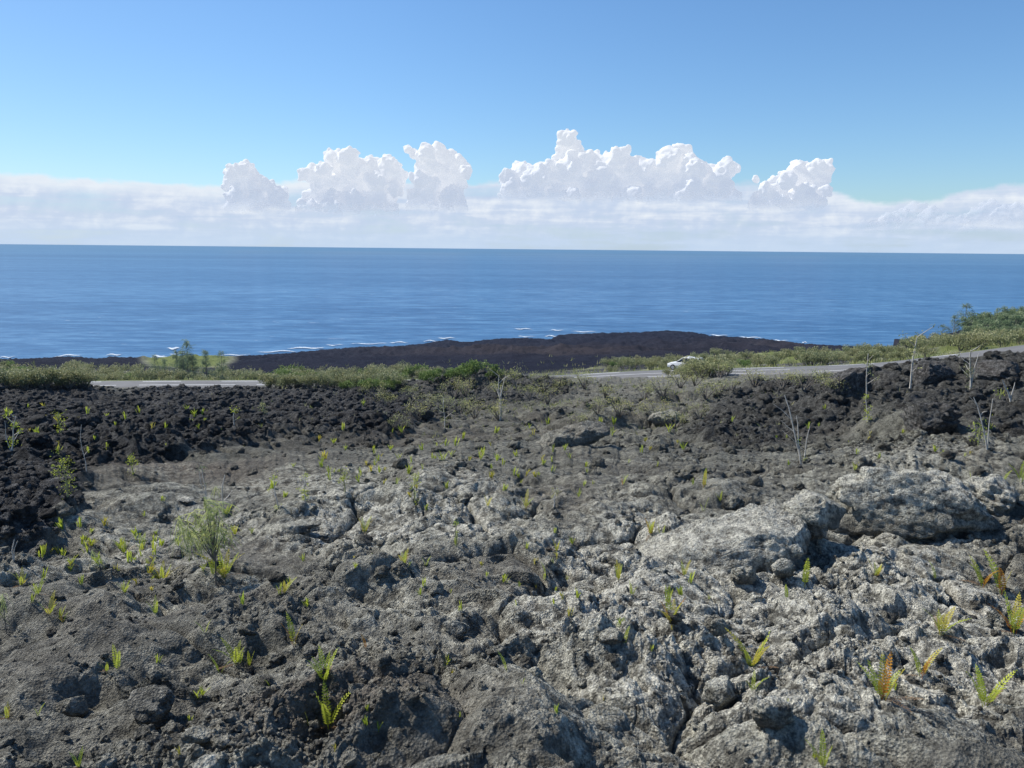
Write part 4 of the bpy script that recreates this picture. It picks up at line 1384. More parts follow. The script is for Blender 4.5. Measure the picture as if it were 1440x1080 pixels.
def broad_tree(h, seed):
    tr = [tube([(0, 0, -.3), (.05, 0, h * .3), (.0, .1, h * .6)], [.05 * h, .035 * h, .02 * h], 6)]
    C = []; S = []
    for k in range(16):
        a = rng.random() * 6.28; r = h * .42 * math.sqrt(rng.random()); z = h * (.30 + .60 * rng.random() * (1 - (r / h) ** 2 * 2))
        c = np.array([math.cos(a) * r, math.sin(a) * r, z])
        tr.append(tube([(0, 0, h * .25), tuple(c * np.array([.5, .5, .8])), tuple(c)], [.018 * h, .01 * h, .004 * h], 4))
        p = rng.normal(size=(95, 3)); p /= np.linalg.norm(p, axis=1)[:, None]; p *= (h * .15 * rng.random(95) ** .35)[:, None]; p[:, 2] *= .7
        C.append(c + p); S.append(np.clip(.2 + .6 * rng.random() + .25 * p[:, 2] / (.15 * h) + .1 * rng.normal(size=95), 0, 1))
    C = np.concatenate(C); S = np.concatenate(S)
    v, q = leaves(C, np.full(len(C), .052 * h), 1.7)
    crown = shade_mesh('crown', v, q, M_TREE, np.repeat(S, 4))
    sv, sq = merge(tr); trunk = mesh_from_arrays('trunk', sv, sq); trunk.materials.append(M_BARK)
    return [('trunk', trunk), ('crown', crown)]


BT = [broad_tree(4, k) for k in range(5)]
place_tree('needle_tree', NT[3], at_r(1352, 196), 0, 1.75, 'large feathery needle tree at the left end of the wooded hill', 'tree')
place_tree('needle_tree', NT[3], at_r(1338, 196), 2, 1.35, 'feathery needle tree at the foot of the hill, leftmost against the sea', 'tree')
place_tree('needle_tree', NT[3], at_r(1322, 196), 1, 1.05, 'small feathery needle tree standing clear of the hill over the sea', 'tree')
for k in range(70):
    px = 1358 + 118 * (k + random.random()) / 70
    r_ = random.uniform(150, 232)
    place_tree('hill_tree', BT[k % 5], at_r(px, r_), random.uniform(0, 6.28), random.uniform(.7, 1.25) * (.55 if r_ < 165 else 1), 'grey-green bushy tree on the wooded hill at the right', 'tree', 'trees on the wooded hill')


# ------------------------------------------------------------------ seedlings, stalks and the drooping sapling
def seedling(px, py, hpx, lean, tops, name, label, cat, m=None, twigs=0, leafm=None, tuft=.16, thick=1.0, second=None, dense=1.0):
    """a thin plant: stem, side twigs and leaf tufts at the given fractions of its height"""
    g = ground_at(px, py); d = np.linalg.norm(g - np.array([0, 0, CAM_Z])); h = hpx / F * d
    t = empty(name, tuple(g - np.array([0, 0, .02 * h])), label, cat)
    k = np.linspace(0, 1, 7)
    def line(ln, ph, hh): return np.stack([ln * h * k ** 1.4 + .02 * h * np.sin(k * 6 + ph), .03 * h * np.sin(k * 5 + ph), hh * h * k], 1)
    w = thick * .0009 * d
    main = line(lean, px % 3, 1)
    ps = [tube(main, np.linspace(w, w * .4, 7), 4)]
    ends = []
    if second is not None:
        m2 = line(second[0], 1 + px % 2, second[1]); ps.append(tube(m2, np.linspace(w * .8, w * .3, 7), 4))
    for q in range(twigs):
        i = 2 + q % 5; a = rng.random() * 6.28; ln = h * (.1 + .18 * rng.random())
        e = main[i] + np.array([math.cos(a) * ln, math.sin(a) * ln, ln * .8])
        ps.append(tube([main[i], (main[i] + e) / 2 + rng.normal(size=3) * .01 * h, e], [w * .5, w * .4, w * .25], 3)); ends.append(e)
    v, q = merge(ps); me = mesh_from_arrays('stem', v, q); me.materials.append(m or M_STEM); part('stem', me, t)
    C = []
    for f in tops:
        c = np.array([np.interp(f, k, main[:, i]) for i in range(3)])
        n_ = int(46 * dense); p = rng.normal(size=(n_, 3)) * tuft * h * np.array([.45, .45, .42]); C.append(c + p)
    if leafm is not None:
        for e in ends: C.append(e + rng.normal(size=(10, 3)) * h * .035)
    if C:
        C = np.concatenate(C)
        v, q = leaves(C, np.full(len(C), max(.05 * h, .0022 * d)), 2.6)
        part('foliage', shade_mesh('foliage', v, q, leafm or M_FERN), t)
    return t


SEED = [
 (1127, 652, 95, -.30, [], 'dead_sapling', 'tall bleached double stalk leaning left against the dark blocks', 'stalk', M_DEAD, 3, None, .1, 1.2, (-.12, .72)),
 (1128, 650, 50, .10, [.1], 'dead_sapling', 'short bleached stalk at the foot of the tall double stalk', 'stalk', M_DEAD, 2, M_FERN, .16, .9, None),
 (1279, 545, 66, .03, [.98, .72], 'tall_seedling', 'tall stalk with a dry yellowish head standing before the right-hand road', 'plant', M_DEAD, 5, M_DRY, .12, 1.3, None),
 (1362, 546, 48, -.12, [.55, .4, .05], 'tall_seedling', 'leafy grey-green seedling with two forked stalks before the dark crag', 'plant', M_DEAD, 6, M_SHRUB, .16, 1.2, (.1, .95)),
 (1388, 632, 66, -.36, [], 'dead_sapling', 'bare forked whitish sapling behind the big humped boulder', 'stalk', M_DEAD, 4, None, .1, 1.1, (-.02, .98)),
 (1376, 625, 28, -.02, [.9, .5], 'leafy_seedling', 'bright green leafy seedling left of the bare forked sapling', 'plant', None, 3, M_FERN, .5, 1., None),
 (1419, 566, 26, -.5, [], 'dead_sapling', 'short bleached twig leaning left on the black lava at the right edge', 'stalk', M_DEAD, 1, None, .1, 1.2, (.1, .9)),
 (1406, 562, 14, 0, [.6], 'leafy_seedling', 'small yellow-green seedling on black lava beside a bleached twig', 'plant', None, 0, M_FERN, .5, 1., None),
 (1220, 592, 34, -.2, [.98, .5, .2], 'leafy_seedling', 'thin seedling with pale leaf clusters left of the tall black block', 'plant', M_DEAD, 2, M_FERN, .16, 1., None),
 (584, 705, 40, .02, [.95, .75, .05], 'leafy_seedling', 'leggy seedling with a leafy yellow-green head left of centre', 'plant', None, 5, M_FERN, .2, 1., None),
 (484, 692, 32, .02, [.9, .65], 'leafy_seedling', 'leggy yellowish seedling at the back of the smooth lava', 'plant', None, 4, M_FERN, .22, 1., None),
 (431, 703, 38, .02, [.95, .4, .15], 'leafy_seedling', 'tall thin seedling with small leaf clusters before a ribbed ledge', 'plant', M_DEAD, 2, M_FERN, .15, 1., None),
 (388, 715, 48, -.05, [.95, .1], 'leafy_seedling', 'tall thin seedling topped with a yellow tuft behind the drooping sapling', 'plant', M_DEAD, 2, M_FERN, .13, 1., None),
 (288, 702, 48, -.02, [.95], 'dead_sapling', 'thin bare stalk with a dark seed head', 'stalk', M_DEAD, 1, M_TREE, .14, .9, (-.12, .85)),
 (313, 722, 54, .10, [], 'dead_sapling', 'thin white bare stalk right of the dark seed head', 'stalk', M_DEAD, 2, None, .1, 1.3, None),
 (20, 786, 26, .12, [], 'dead_sapling', 'pair of pale bare stalks at the left on the black lava', 'stalk', M_DEAD, 0, None, .1, 1.2, (.3, .95)),
 (93, 698, 50, -.02, [.9, .75, .5, .2], 'leafy_seedling', 'bushy olive seedling on the black lava at the left', 'plant', None, 8, M_FERN, .26, 1., (.1, .9)),
 (187, 668, 30, 0, [.8, .6, .05], 'leafy_seedling', 'yellow-green seedling on the black lava right of the bushy olive one', 'plant', None, 3, M_FERN, .25, 1., None),
 (15, 636, 46, .25, [.8, .3], 'leafy_seedling', 'pale branching seedling near the left edge on black lava', 'plant', M_DEAD, 6, M_FERN, .14, 1.1, (-.1, .9)),
 (85, 608, 26, 0, [.9, .3], 'leafy_seedling', 'yellow-green seedling with a bare foot, upper left black lava', 'plant', None, 3, M_FERN, .3, 1., None),
 (328, 600, 26, .1, [.95], 'leafy_seedling', 'thin leaning seedling with a yellow head on the far black lava', 'plant', M_DEAD, 1, M_FERN, .25, 1., None),
 (370, 580, 22, 0, [.5, .1], 'leafy_seedling', 'thin seedling right of the yellow-headed one on the far black lava', 'plant', None, 2, M_DRY, .3, 1., None),
 (118, 660, 60, 0, [], 'dead_sapling', 'fine grey stalk standing on the black lava at left', 'stalk', M_DEAD, 1, None, .1, .6, None),
 (640, 768, 36, .0, [.98], 'leafy_seedling', 'thin seedling with a small head in the grey crack', 'plant', None, 1, M_FERN, .12, .9, None),
 (778, 712, 28, .12, [.8], 'leafy_seedling', 'straw coloured seedling on the rise right of centre', 'plant', M_DEAD, 4, M_DRY, .25, 1., None),
 (1216, 560, 60, -.05, [.8], 'tall_seedling', 'thin grey seedling crossing the near road verge', 'plant', M_DEAD, 4, M_DRY, .14, .9, None),
 (702, 590, 64, -.02, [.4, .2], 'dry_seedling', 'tall dry grass-like plant right of the vivid green bush', 'plant', M_DEAD, 8, M_DRY, .16, 1.1, (.1, 1.)),
 (624, 600, 44, -.02, [.7, .3], 'dry_seedling', 'thin grey-green plant on the middle rise left of the dry shrubs', 'plant', M_DEAD, 5, M_DRY, .16, .8, None),
]
for a in SEED: seedling(*a)


def droop_sapling(px, py, hpx, crowns, label):
    """crowns: (dx, dz of the crown top, length) as fractions of the height"""
    g = ground_at(px, py); d = np.linalg.norm(g - np.array([0, 0, CAM_Z])); h = hpx / F * d
    t = empty('drooping_sapling', tuple(g - np.array([0, 0, .02 * h])), label, 'sapling')
    ps = [tube([(0, 0, 0), (.01 * h, 0, .3 * h), (0, 0, .5 * h)], [.010 * h, .008 * h, .006 * h], 5)]
    for dx, dz, ln in crowns:
        top = np.array([dx * h, .05 * h * rng.normal(), dz * h])
        ps.append(tube([(0, 0, .28 * h), (dx * .4 * h, 0, (.3 + dz) / 2 * h), tuple(top)], [.009 * h, .006 * h, .003 * h], 4))
        P, W = [], []
        sw = rng.normal() * .05 + (.10 if dx < 0 else -.05)
        for q in range(28):
            a = rng.random() * 6.28; o_ = .02 + .17 * rng.random(); L_ = ln * (.35 + .8 * rng.random())
            s = np.linspace(0, 1, 6); jx, jy = rng.normal(size=2) * .07
            P.append(np.stack([top[0] + h * (math.cos(a) * o_ * np.sin(s * 1.5) + sw * s + jx * s * s), top[1] + h * (math.sin(a) * o_ * np.sin(s * 1.6) + jy * s), top[2] - rng.random() * .12 * h + h * (.05 * rng.random() * np.sin(s * 2.6) - L_ * s ** 1.4)], 1))
            W.append(np.full(6, .0062 * h) * np.array([.7, 1, 1, 1, .8, .3]))
        v, q = ribbons(np.array(P), np.array(W))
        part('foliage', shade_mesh('foliage', v, q, M_DROOP, np.clip(.25 + .9 * (v[:, 2] - (dz - ln) * h) / (ln * h) * .6 + .15 * rng.normal(size=len(v)), 0, 1)), t)
    v, q = merge(ps); me = mesh_from_arrays('stem', v, q); me.materials.append(M_BARK); part('stem', me, t)


M_DROOP = leaf_mat('drooping_needles', (.15, .20, .07), (.46, .52, .20), .5, (.75, .80, .42))
droop_sapling(304, 820, 120, ((-.34, .80, .42), (-.26, .68, .34), (-.10, .98, .30), (-.04, .86, .22), (.08, .74, .30), (-.12, .6, .2), (.14, .62, .2), (-.2, .84, .2), (0., .72, .3), (-.3, .6, .25), (.04, .9, .18)), 'drooping grey-green sapling, the largest plant on the left slope')
droop_sapling(145, 815, 44, ((-.25, .92, .42), (.02, .7, .3)), 'little drooping sapling on the pale slope at the left')
droop_sapling(8, 890, 56, ((.02, .9, .5), (-.2, .7, .4)), 'drooping sapling cut by the left edge')
droop_sapling(300, 722, 40, ((.1, .95, .5),), 'small drooping sapling behind the largest one')


# ------------------------------------------------------------------ grass
def grass():
    n = 60000
    I = rng.integers(np.searchsorted(RS, 14), np.searchsorted(RS, 175), n); J = rng.integers(20, 1480, n)
    gr = green[I, J]
    keep = (rng.random(n) < gr * .8) & (RD[I, J] > 4.3)
    I, J = I[keep], J[keep]
    B = V[I * NC + J].astype(float)
    r = RS[I]
    P, W, S = [], [], []
    k = len(I)
    for b in range(5):
        s = np.linspace(0, 1, 3)[None, :, None]
        h = (np.clip(.0030 * r, .06, .5) * (.4 + rng.random(k) ** 2 * 1.4))[:, None, None]
        ln = rng.normal(size=(k, 1, 3)) * .45; ln[:, :, 2] = 1
        P.append(B[:, None] + rng.normal(size=(k, 1, 3)) * np.array([1, 1, 0]) * h * .5 + ln * h * s ** 1.2)
        W.append(np.repeat(h[:, :, 0] * .16, 3, 1) * np.array([1, .8, .15])); S.append(rng.random(k))
    P = np.concatenate(P); W = np.concatenate(W); S = np.concatenate(S)
    v, q = ribbons(P, W)
    sh = np.repeat(S, 6)
    setp(link('grass', shade_mesh('grass', v, q, M_GRASS, sh)), 'yellow-green grass along the road verge and between the rocks', 'grass', kind='stuff')


grass()

# ------------------------------------------------------------------ surf
def foam():
    m, nt = mat('foam'); n = N(nt)
    geo = n.new('ShaderNodeNewGeometry'); P = geo.outputs['Position']
    mpf = n.new('ShaderNodeMapping'); n.link(P, mpf.inputs[0]); mpf.inputs['Scale'].default_value = (.35, 1, 1); a = n.noise(mpf.outputs[0], .5, 6, .75)
    d = n.new('ShaderNodeBsdfDiffuse'); d.inputs[0].default_value = (.62, .68, .74, 1)
    tr = n.new('ShaderNodeBsdfTransparent')
    ms = n.new('ShaderNodeMixShader'); n.link(n.mr(n.math('ADD', a, n.math('MULTIPLY', n.attr('shade'), .5)), .58, .80), ms.inputs[0]); n.link(tr.outputs[0], ms.inputs[1]); n.link(d.outputs[0], ms.inputs[2])
    finish(n, ms.outputs[0])
    parts_ = []; sh = []

    def patch(px, py, lpx, dpx):
        v0 = pdir(px, py); k0 = -CAM_Z / v0[2]; c = v0 * k0; d_ = math.hypot(c[0], c[1])
        L = lpx / F * d_; Dd = dpx * .6 / F * d_ / math.sin(math.atan2(CAM_Z, d_))
        u = np.linspace(-1, 1, 25); w_ = np.linspace(-1, 1, 7)
        U, Wv = np.meshgrid(u, w_, indexing='ij')
        az = math.atan2(c[0], c[1])
        x = U * L / 2; y = Wv * Dd / 2 * (1 - U ** 2) ** .5 + 3 * np.sin(U * 5 + px)
        X = c[0] + x * math.cos(az) + y * math.sin(az); Y = c[1] - x * math.sin(az) + y * math.cos(az)
        Zz = .25 + .5 * (1 - Wv ** 2) * (1 - U ** 2) + 0 * X
        i, j = np.meshgrid(np.arange(24), np.arange(6), indexing='ij')
        parts_.append((np.stack([X, Y, Zz], -1).reshape(-1, 3), np.stack([i * 7 + j, (i + 1) * 7 + j, (i + 1) * 7 + j + 1, i * 7 + j + 1], -1).reshape(-1, 4)))
        sh.append(((1 - U ** 2) * (1 - Wv ** 2)).ravel())
    for a_ in ((244, 490.5, 18, 4.5), (252, 498, 30, 1.5), (96, 500.5, 34, 2), (160, 499.5, 24, 2), (223, 501.5, 20, 2.5), (236, 503, 60, 2), (10, 503, 20, 1.4), (330, 500, 50, 1.2), (390, 495, 60, 2.2), (430, 490, 60, 2.4), (470, 486, 30, 1.2),
               (628, 476, 30, 2.2), (605, 480, 24, 1.6), (520, 484, 60, 1.2), (735, 463, 30, 1.8), (783, 465, 24, 1.6), (775, 473, 20, 2), (822, 467, 40, 1.8), (740, 474, 30, 1), (1055, 475, 36, 1.8), (1098, 479.5, 24, 1.6), (1131, 482, 8, 2.2), (1010, 472, 30, 1.4), (560, 482, 30, 1.5),
               (700, 480, 14, 1.0)):
        patch(*a_)
    v, q = merge(parts_)
    me = mesh_from_arrays('surf', v, q); fattr(me, 'shade', np.concatenate(sh)); me.materials.append(m)
    setp(link('surf', me), 'white surf breaking along the lava shore', 'surf', kind='structure')


foam()

# ------------------------------------------------------------------ parked car
def car():
    import bmesh
    k = int(np.argmin(np.abs(np.arctan2(RP[:, 0], RP[:, 1]) - azs(952, 523)[0])))
    c = RP[k]; d = RP[k + 1] - RP[k - 1]; yaw = math.atan2(-d[1], -d[0])
    nr = np.array([-d[1], d[0]]) / math.hypot(d[0], d[1])
    if nr @ c[:2] > 0: nr = -nr
    t = empty('parked_car', (c[0] + nr[0] * -2.0, c[1] + nr[1] * -2.0, c[2] + CAM_Z + .05), 'white car on the road, half hidden by dry shrubs', 'car', None, yaw)
    M_W = simple('car_paint', (.75, .75, .74), .3, .03, 1); M_G = simple('car_glass', (.03, .035, .04), .08, .1, 1); M_T = simple('tyre', (.02, .02, .02), .8, .1, 5); M_R = simple('rim', (.5, .5, .5), .35, .1, 5, metallic=.8)
    M_L = simple('lamp_glass', (.8, .8, .75), .2, .05, 2); M_RL = simple('tail_glass', (.45, .03, .02), .3, .1, 2)
    # outline stations front (x>0) to back: x, half width, z bottom, z shoulder
    st = [(2.08, .62, .30, .52), (2.0, .76, .24, .66), (1.6, .83, .20, .78), (1.0, .86, .20, .88), (.0, .87, .20, .93), (-1.2, .87, .20, .95), (-1.8, .84, .24, .93), (-2.0, .78, .30, .80), (-2.05, .70, .36, .60)]
    rows = []
    for x, hw, zb, zs in st:
        zm_ = (zb + zs) / 2
        rows.append([(x, y * s, z) for s in (1,) for y, z in ((-hw * .9, zb), (-hw, zm_), (-hw * .95, zs - .04), (-hw * .82, zs), (0, zs + .03), (hw * .82, zs), (hw * .95, zs - .04), (hw, zm_), (hw * .9, zb))])
    A = np.array(rows); n_, m_ = A.shape[:2]
    i, j = np.meshgrid(np.arange(n_ - 1), np.arange(m_), indexing='ij'); j2 = (j + 1) % m_
    q = np.stack([i * m_ + j, i * m_ + j2, (i + 1) * m_ + j2, (i + 1) * m_ + j], -1).reshape(-1, 4)
    bm = bmesh.new(); vs = [bm.verts.new(p) for p in A.reshape(-1, 3)]
    for f in q: bm.faces.new([vs[z] for z in f])
    bm.faces.new(vs[:m_]); bm.faces.new(vs[-m_:][::-1]); bmesh.ops.recalc_face_normals(bm, faces=bm.faces)
    bmesh.ops.bevel(bm, geom=[e for e in bm.edges], offset=.02, segments=2, affect='EDGES')
    me = bpy.data.meshes.new('body'); bm.to_mesh(me); bm.free(); me.materials.append(M_W); part('body', me, t)

    def loft(name, st2, m, par):
        B = []
        for x, hw, z in st2: B.append([(x, -hw, z), (x, hw, z)])
        B = np.array(B).reshape(-1, 3); bm = bmesh.new(); vs = [bm.verts.new(p) for p in B]
        return bm, vs
    # cabin: greenhouse of glass with a white roof
    def prism(name, pb, pt, m, par):
        bm = bmesh.new(); a = [bm.verts.new(p) for p in pb]; b = [bm.verts.new(p) for p in pt]
        bm.faces.new(a[::-1]); bm.faces.new(b)
        for z in range(4): bm.faces.new((a[z], a[(z + 1) % 4], b[(z + 1) % 4], b[z]))
        bmesh.ops.recalc_face_normals(bm, faces=bm.faces)
        bmesh.ops.bevel(bm, geom=list(bm.edges), offset=.03, segments=2, affect='EDGES')
        me = bpy.data.meshes.new(name); bm.to_mesh(me); bm.free(); me.materials.append(m); return part(name, me, par)
    prism('window', [(1.0, -.74, .90), (1.0, .74, .90), (-1.75, .74, .92), (-1.75, -.74, .92)], [(.30, -.60, 1.38), (.30, .60, 1.38), (-1.45, .60, 1.38), (-1.45, -.60, 1.38)], M_G, t)
    prism('roof', [(.34, -.62, 1.37), (.34, .62, 1.37), (-1.50, .62, 1.37), (-1.50, -.62, 1.37)], [(.20, -.54, 1.45), (.20, .54, 1.45), (-1.38, .54, 1.45), (-1.38, -.54, 1.45)], M_W, t)
    for y in (-1, 1):
        for x0, x1, zt in ((.98, .30, 1.38), (-.45, -.45, 1.38), (-1.74, -1.46, 1.38)):
            v, q = tube([(x0, y * .75, .90), (x1, y * .61, zt)], [.035, .035], 6)
            me = mesh_from_arrays('pillar', v, q); me.materials.append(M_W); part('pillar', me, t)
        for x in (1.3, -1.3):
            bm = bmesh.new(); bmesh.ops.create_cone(bm, cap_ends=True, segments=24, radius1=.31, radius2=.31, depth=.2, matrix=Matrix.Translation((x, y * .78, .31)) @ Matrix.Rotation(math.pi / 2, 4, 'X'))
            bmesh.ops.bevel(bm, geom=list(bm.edges), offset=.02, segments=1, affect='EDGES')
            me = bpy.data.meshes.new('tyre'); bm.to_mesh(me); bm.free(); me.materials.append(M_T); wh = part('wheel', me, t)
            bm = bmesh.new(); bmesh.ops.create_cone(bm, cap_ends=True, segments=20, radius1=.19, radius2=.17, depth=.03, matrix=Matrix.Translation((x, y * .89, .31)) @ Matrix.Rotation(math.pi / 2, 4, 'X'))
            me = bpy.data.meshes.new('rim'); bm.to_mesh(me); bm.free(); me.materials.append(M_R); part('rim', me, wh)
        bm = bmesh.new(); bmesh.ops.create_uvsphere(bm, u_segments=12, v_segments=8, radius=1, matrix=Matrix.Translation((1.98, y * .58, .60)) @ Matrix.Diagonal((.09, .15, .08, 1)))
        me = bpy.data.meshes.new('headlight'); bm.to_mesh(me); bm.free(); me.materials.append(M_L); part('headlight', me, t)
        bm = bmesh.new(); bmesh.ops.create_uvsphere(bm, u_segments=12, v_segments=8, radius=1, matrix=Matrix.Translation((-1.98, y * .66, .74)) @ Matrix.Diagonal((.06, .10, .12, 1)))
        me = bpy.data.meshes.new('tail_light'); bm.to_mesh(me); bm.free(); me.materials.append(M_RL); part('tail_light', me, t)


car()
for px, dr, sc in ((964, 6, 1.5), (970, 5.5, 2.0), (977, 6, 2.3), (985, 5.6, 2.5), (993, 6, 2.4), (1001, 5.6, 2.3), (1010, 7, 2.0), (1022, 7, 1.8), (943, 9, 1.1), (980, 8, 2.0), (990, 8, 2.0)):
    place_tree('dry_shrub', random.choice(SH[:3] + SHD[:1]), at_r(px, road_r(px) - dr), random.uniform(0, 6.28), sc, 'dull green shrub standing in front of the parked car', 'shrub', 'shrubs in front of the parked car')


# ------------------------------------------------------------------ cumulus
def cloud_mat():
    m, nt = mat('cloud'); n = N(nt)
    geo = n.new('ShaderNodeNewGeometry'); P = geo.outputs['Position']
    d = n.new('ShaderNodeBsdfDiffuse'); d.inputs[0].default_value = (.96, .96, .96, 1)
    tl = n.new('ShaderNodeBsdfTranslucent'); tl.inputs[0].default_value = (.96, .96, .96, 1)
    ms0 = n.new('ShaderNodeMixShader'); ms0.inputs[0].default_value = .3; n.link(d.outputs[0], ms0.inputs[1]); n.link(tl.outputs[0], ms0.inputs[2])
    em = n.new('ShaderNodeEmission'); n.link(n.mix(n.mr(n.attr('foot'), 0., 2.6), (.74, .80, .93), (.93, .955, 1.0)), em.inputs[0]); em.inputs[1].default_value = 1.0  # glow stands in for scattered sunlight, with bluer shade painted towards the foot
    ms1 = n.new('ShaderNodeMixShader'); ms1.inputs[0].default_value = .52; n.link(ms0.outputs[0], ms1.inputs[1]); n.link(em.outputs[0], ms1.inputs[2])
    # the foot of each cloud dissolves in the haze bank
    sep = n.new('ShaderNodeSeparateXYZ'); n.link(P, sep.inputs[0])
    ns = n.noise(P, .0009, 6, .65)
    hz = n.math('ADD', n.attr('foot'), n.math('MULTIPLY', n.math('SUBTRACT', ns, .5), .2))
    tr = n.new('ShaderNodeBsdfTransparent')
    sa = n.math('MULTIPLY', n.mr(n.noise(P, .0012, 5, .6), .45, .65, 0, .35), n.attr('shell'))
    al = n.math('MULTIPLY', n.mr(hz, .0, .75, 0, 1), n.math('ADD', n.math('SUBTRACT', 1, n.attr('shell')), sa))
    ms2 = n.new('ShaderNodeMixShader'); n.link(al, ms2.inputs[0]); n.link(tr.outputs[0], ms2.inputs[1]); n.link(ms1.outputs[0], ms2.inputs[2])
    out = n.new('ShaderNodeOutputMaterial'); n.link(ms2.outputs[0], out.inputs[0])
    return m


CM = cloud_mat()
CLD = [
 ('tall tower of white cumulus, highest of the bank, right of centre', [(798, 196, 12), (803, 210, 15), (796, 222, 16), (815, 228, 18), (835, 235, 20), (800, 242, 22), (762, 248, 20), (735, 243, 16), (716, 252, 13), (870, 222, 15), (860, 236, 22), (885, 240, 20), (905, 240, 16), (845, 250, 18), (780, 252, 16), (940, 222, 16), (955, 220, 15), (950, 238, 24), (975, 240, 18), (995, 246, 16), (1020, 240, 14), (1030, 236, 9), (1010, 252, 14), (920, 250, 18), (890, 254, 16), (960, 256, 14), (823, 255, 14), (742, 256, 12)], 268),
 ('pair of billowing white cumulus heads left of centre', [(467, 222, 11), (490, 222, 14), (480, 238, 20), (455, 238, 10), (500, 240, 18), (520, 240, 17), (545, 238, 16), (558, 250, 14), (530, 255, 16), (470, 258, 20), (440, 242, 12), (428, 245, 9), (500, 262, 18), (448, 262, 12), (555, 264, 12)], 285),
 ('leaning white cumulus head with a small knob on its left', [(574, 210, 6), (582, 216, 7), (600, 214, 12), (612, 220, 16), (630, 228, 18), (645, 236, 16), (655, 242, 9), (598, 236, 16), (618, 246, 18), (590, 252, 12), (640, 254, 14), (605, 262, 12)], 280),
 ('small rounded cumulus head at the left', [(340, 238, 9), (345, 232, 7), (330, 246, 12), (350, 246, 13), (365, 255, 10), (340, 258, 16), (322, 258, 9), (378, 264, 10), (390, 270, 8), (355, 268, 12), (400, 268, 6)], 282),
 ('separate white cumulus lump right of the tall tower', [(1150, 236, 10), (1160, 240, 12), (1140, 244, 14), (1120, 244, 13), (1108, 254, 12), (1088, 258, 9), (1130, 258, 14), (1150, 258, 14), (1075, 264, 8), (1063, 252, 5), (1100, 266, 8), (1160, 268, 9)], 280),
 ('low hazy cumulus heap in the bank at the right', [(1270, 305, 10), (1290, 300, 14), (1310, 304, 12), (1250, 312, 12), (1235, 318, 10), (1300, 318, 14), (1330, 312, 10), (1275, 322, 14), (1215, 322, 9), (1350, 320, 12), (1195, 330, 7), (1320, 328, 10)], 345),
 ('low hazy cumulus heap at the right edge', [(1375, 305, 12), (1395, 300, 14), (1415, 305, 14), (1440, 304, 16), (1380, 318, 12), (1405, 320, 15), (1430, 322, 14), (1450, 310, 14), (1360, 326, 9)], 345),
 ('faint small cumulus puff low in the haze, below the separate cumulus lump', [(1078, 300, 8), (1085, 308, 9), (1082, 318, 8)], 340),
 ('faint cumulus puff low in the haze just left of the right-hand heap', [(1150, 318, 8), (1145, 326, 9), (1153, 309, 7)], 340),
 ('faint cumulus puffs low in the haze below the tall tower', [(818, 284, 7), (828, 292, 9), (840, 300, 8), (855, 316, 9), (870, 322, 9), (850, 326, 9)], 345),
 ('faint cumulus puff low in the haze, under the small left head', [(205, 298, 8), (198, 304, 8), (215, 302, 7)], 325),
 ('faint cumulus puff low in the haze at the far left', [(95, 302, 7), (85, 308, 9), (75, 307, 7)], 325),
 ('faint cumulus puff between the two other puffs at the left', [(128, 300, 6), (122, 307, 8)], 325),
 ('faint heap in the haze under the paired cumulus heads', [(440, 306, 10), (425, 312, 11), (405, 318, 10), (450, 316, 10), (392, 321, 8)], 345),
]


def remesh(v, q, vox):
    me = bpy.data.meshes.new('tmp'); me.from_pydata([], [], [])
    bpy.data.meshes.remove(me)
    me = mesh_from_arrays('tmp', v, q)
    o = bpy.data.objects.new('tmp', me); col.objects.link(o)
    md = o.modifiers.new('r', 'REMESH'); md.mode = 'VOXEL'; md.voxel_size = vox; md.adaptivity = 0
    sm = o.modifiers.new('s', 'SMOOTH'); sm.iterations = 8; sm.factor = .5
    ev = o.evaluated_get(bpy.context.evaluated_depsgraph_get())
    m2 = ev.to_mesh()
    V2 = np.empty(len(m2.vertices) * 3, np.float32); m2.vertices.foreach_get('co', V2)
    N2 = np.empty(len(m2.vertices) * 3, np.float32); m2.vertex_normals.foreach_get('vector', N2)
    L = np.empty(len(m2.loops), np.int32); m2.loops.foreach_get('vertex_index', L)
    tot = np.empty(len(m2.polygons), np.int32); m2.polygons.foreach_get('loop_total', tot)
    assert (tot == 4).all()
    ev.to_mesh_clear(); bpy.data.objects.remove(o); bpy.data.meshes.remove(me)
    return V2.reshape(-1, 3).astype(float), L.reshape(-1, 4), N2.reshape(-1, 3)


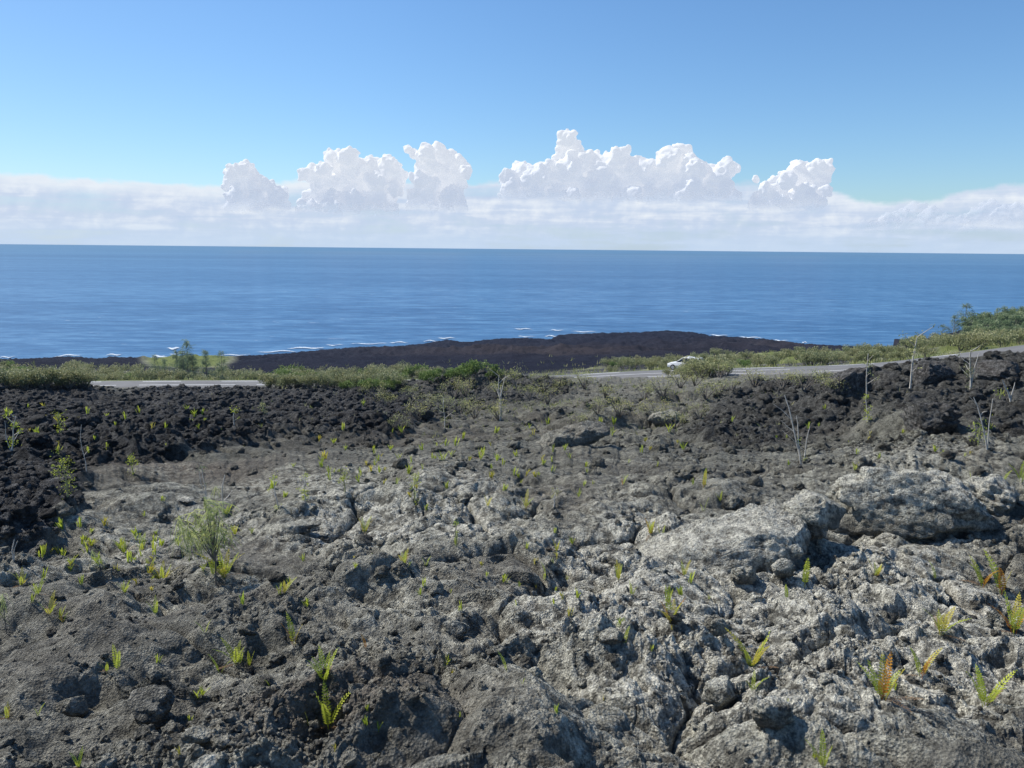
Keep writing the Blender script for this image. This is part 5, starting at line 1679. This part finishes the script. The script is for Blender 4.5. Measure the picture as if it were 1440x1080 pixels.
def clouds():
    Dc = 17000.; PXM = Dc / F
    bv0, bf0 = icosphere(3)
    for lab, lobes, base in CLD:
        if 'faint' in lab: continue
        faint = 'hazy' in lab or 'faint' in lab
        if not faint:                     # the towers rise out of the bank
            x0_, x1_ = min(q_[0] for q_ in lobes) + 12, max(q_[0] for q_ in lobes) - 8
            b0_ = base - 4
            lobes = lobes + [(x_ + 5 * rng.normal(), b0_ + dy_ + 2 * rng.normal(), 13) for dy_ in (0, 14) for x_ in np.arange(x0_ - dy_ / 2, x1_ + dy_ / 2, 13)]
            base = base + 20
        parts_ = []
        c0 = pdir(lobes[0][0], base); c0 = c0 / math.hypot(c0[0], c0[1]) * Dc
        org = np.array([c0[0], c0[1], 0.])
        for px, py, rp in lobes:
            v = pdir(px, py); v = v / math.hypot(v[0], v[1]) * (Dc + 200 * rng.normal()); c = v + np.array([0, 0, CAM_Z]) - org; Rr_ = rp / F * Dc * .96
            balls = [(c, Rr_)]
            for k in range(16 if rp > 8 else 9):
                a = rng.normal(size=3); a /= np.linalg.norm(a)
                r1 = Rr_ * (.22 + .26 * rng.random()); c1 = c + a * Rr_ * .86
                balls.append((c1, r1))
                for kk_ in range(5):
                    b = rng.normal(size=3); b /= np.linalg.norm(b); b = b + a * .8; b /= np.linalg.norm(b)
                    balls.append((c1 + b * r1 * .9, r1 * (.3 + .3 * rng.random())))
            for c1, r1 in balls: parts_.append((bv0 * r1 + c1, bf0))
        v, q = merge(parts_)
        v, q, nn = remesh(v, q, PXM * 1.25)
        W_ = v / PXM
        dsp = (.5 - w3(W_ / 11., 5)) * 3.4 + (.5 - w3(W_ / 6., 7)) * .8 + n3(W_ / 9., 6) * .8
        v0_ = v; v = v + nn * (dsp * PXM)[:, None]
        v2 = v0_ + nn * ((dsp * .7 + 1.6 + 1.4 * n3(W_ / 12., 9)) * PXM)[:, None]
        shl = np.zeros(len(v))
        me = mesh_from_arrays('cumulus_cloud', v, q)
        zb_ = CAM_Z + azs(lobes[0][0], base)[1] * Dc
        ft = (v[:, 2] - zb_) / (34. * PXM)
        if faint: ft = np.minimum((v[:, 2] - zb_ - 14 * PXM) / (90. * PXM), .21)
        fattr(me, 'foot', ft); fattr(me, 'shell', shl); me.materials.append(CM)
        setp(link('cumulus_cloud', me, loc=tuple(org)), lab, 'cloud')


ICO2 = icosphere(2)
clouds()
print('script done, objects', len(bpy.data.objects))
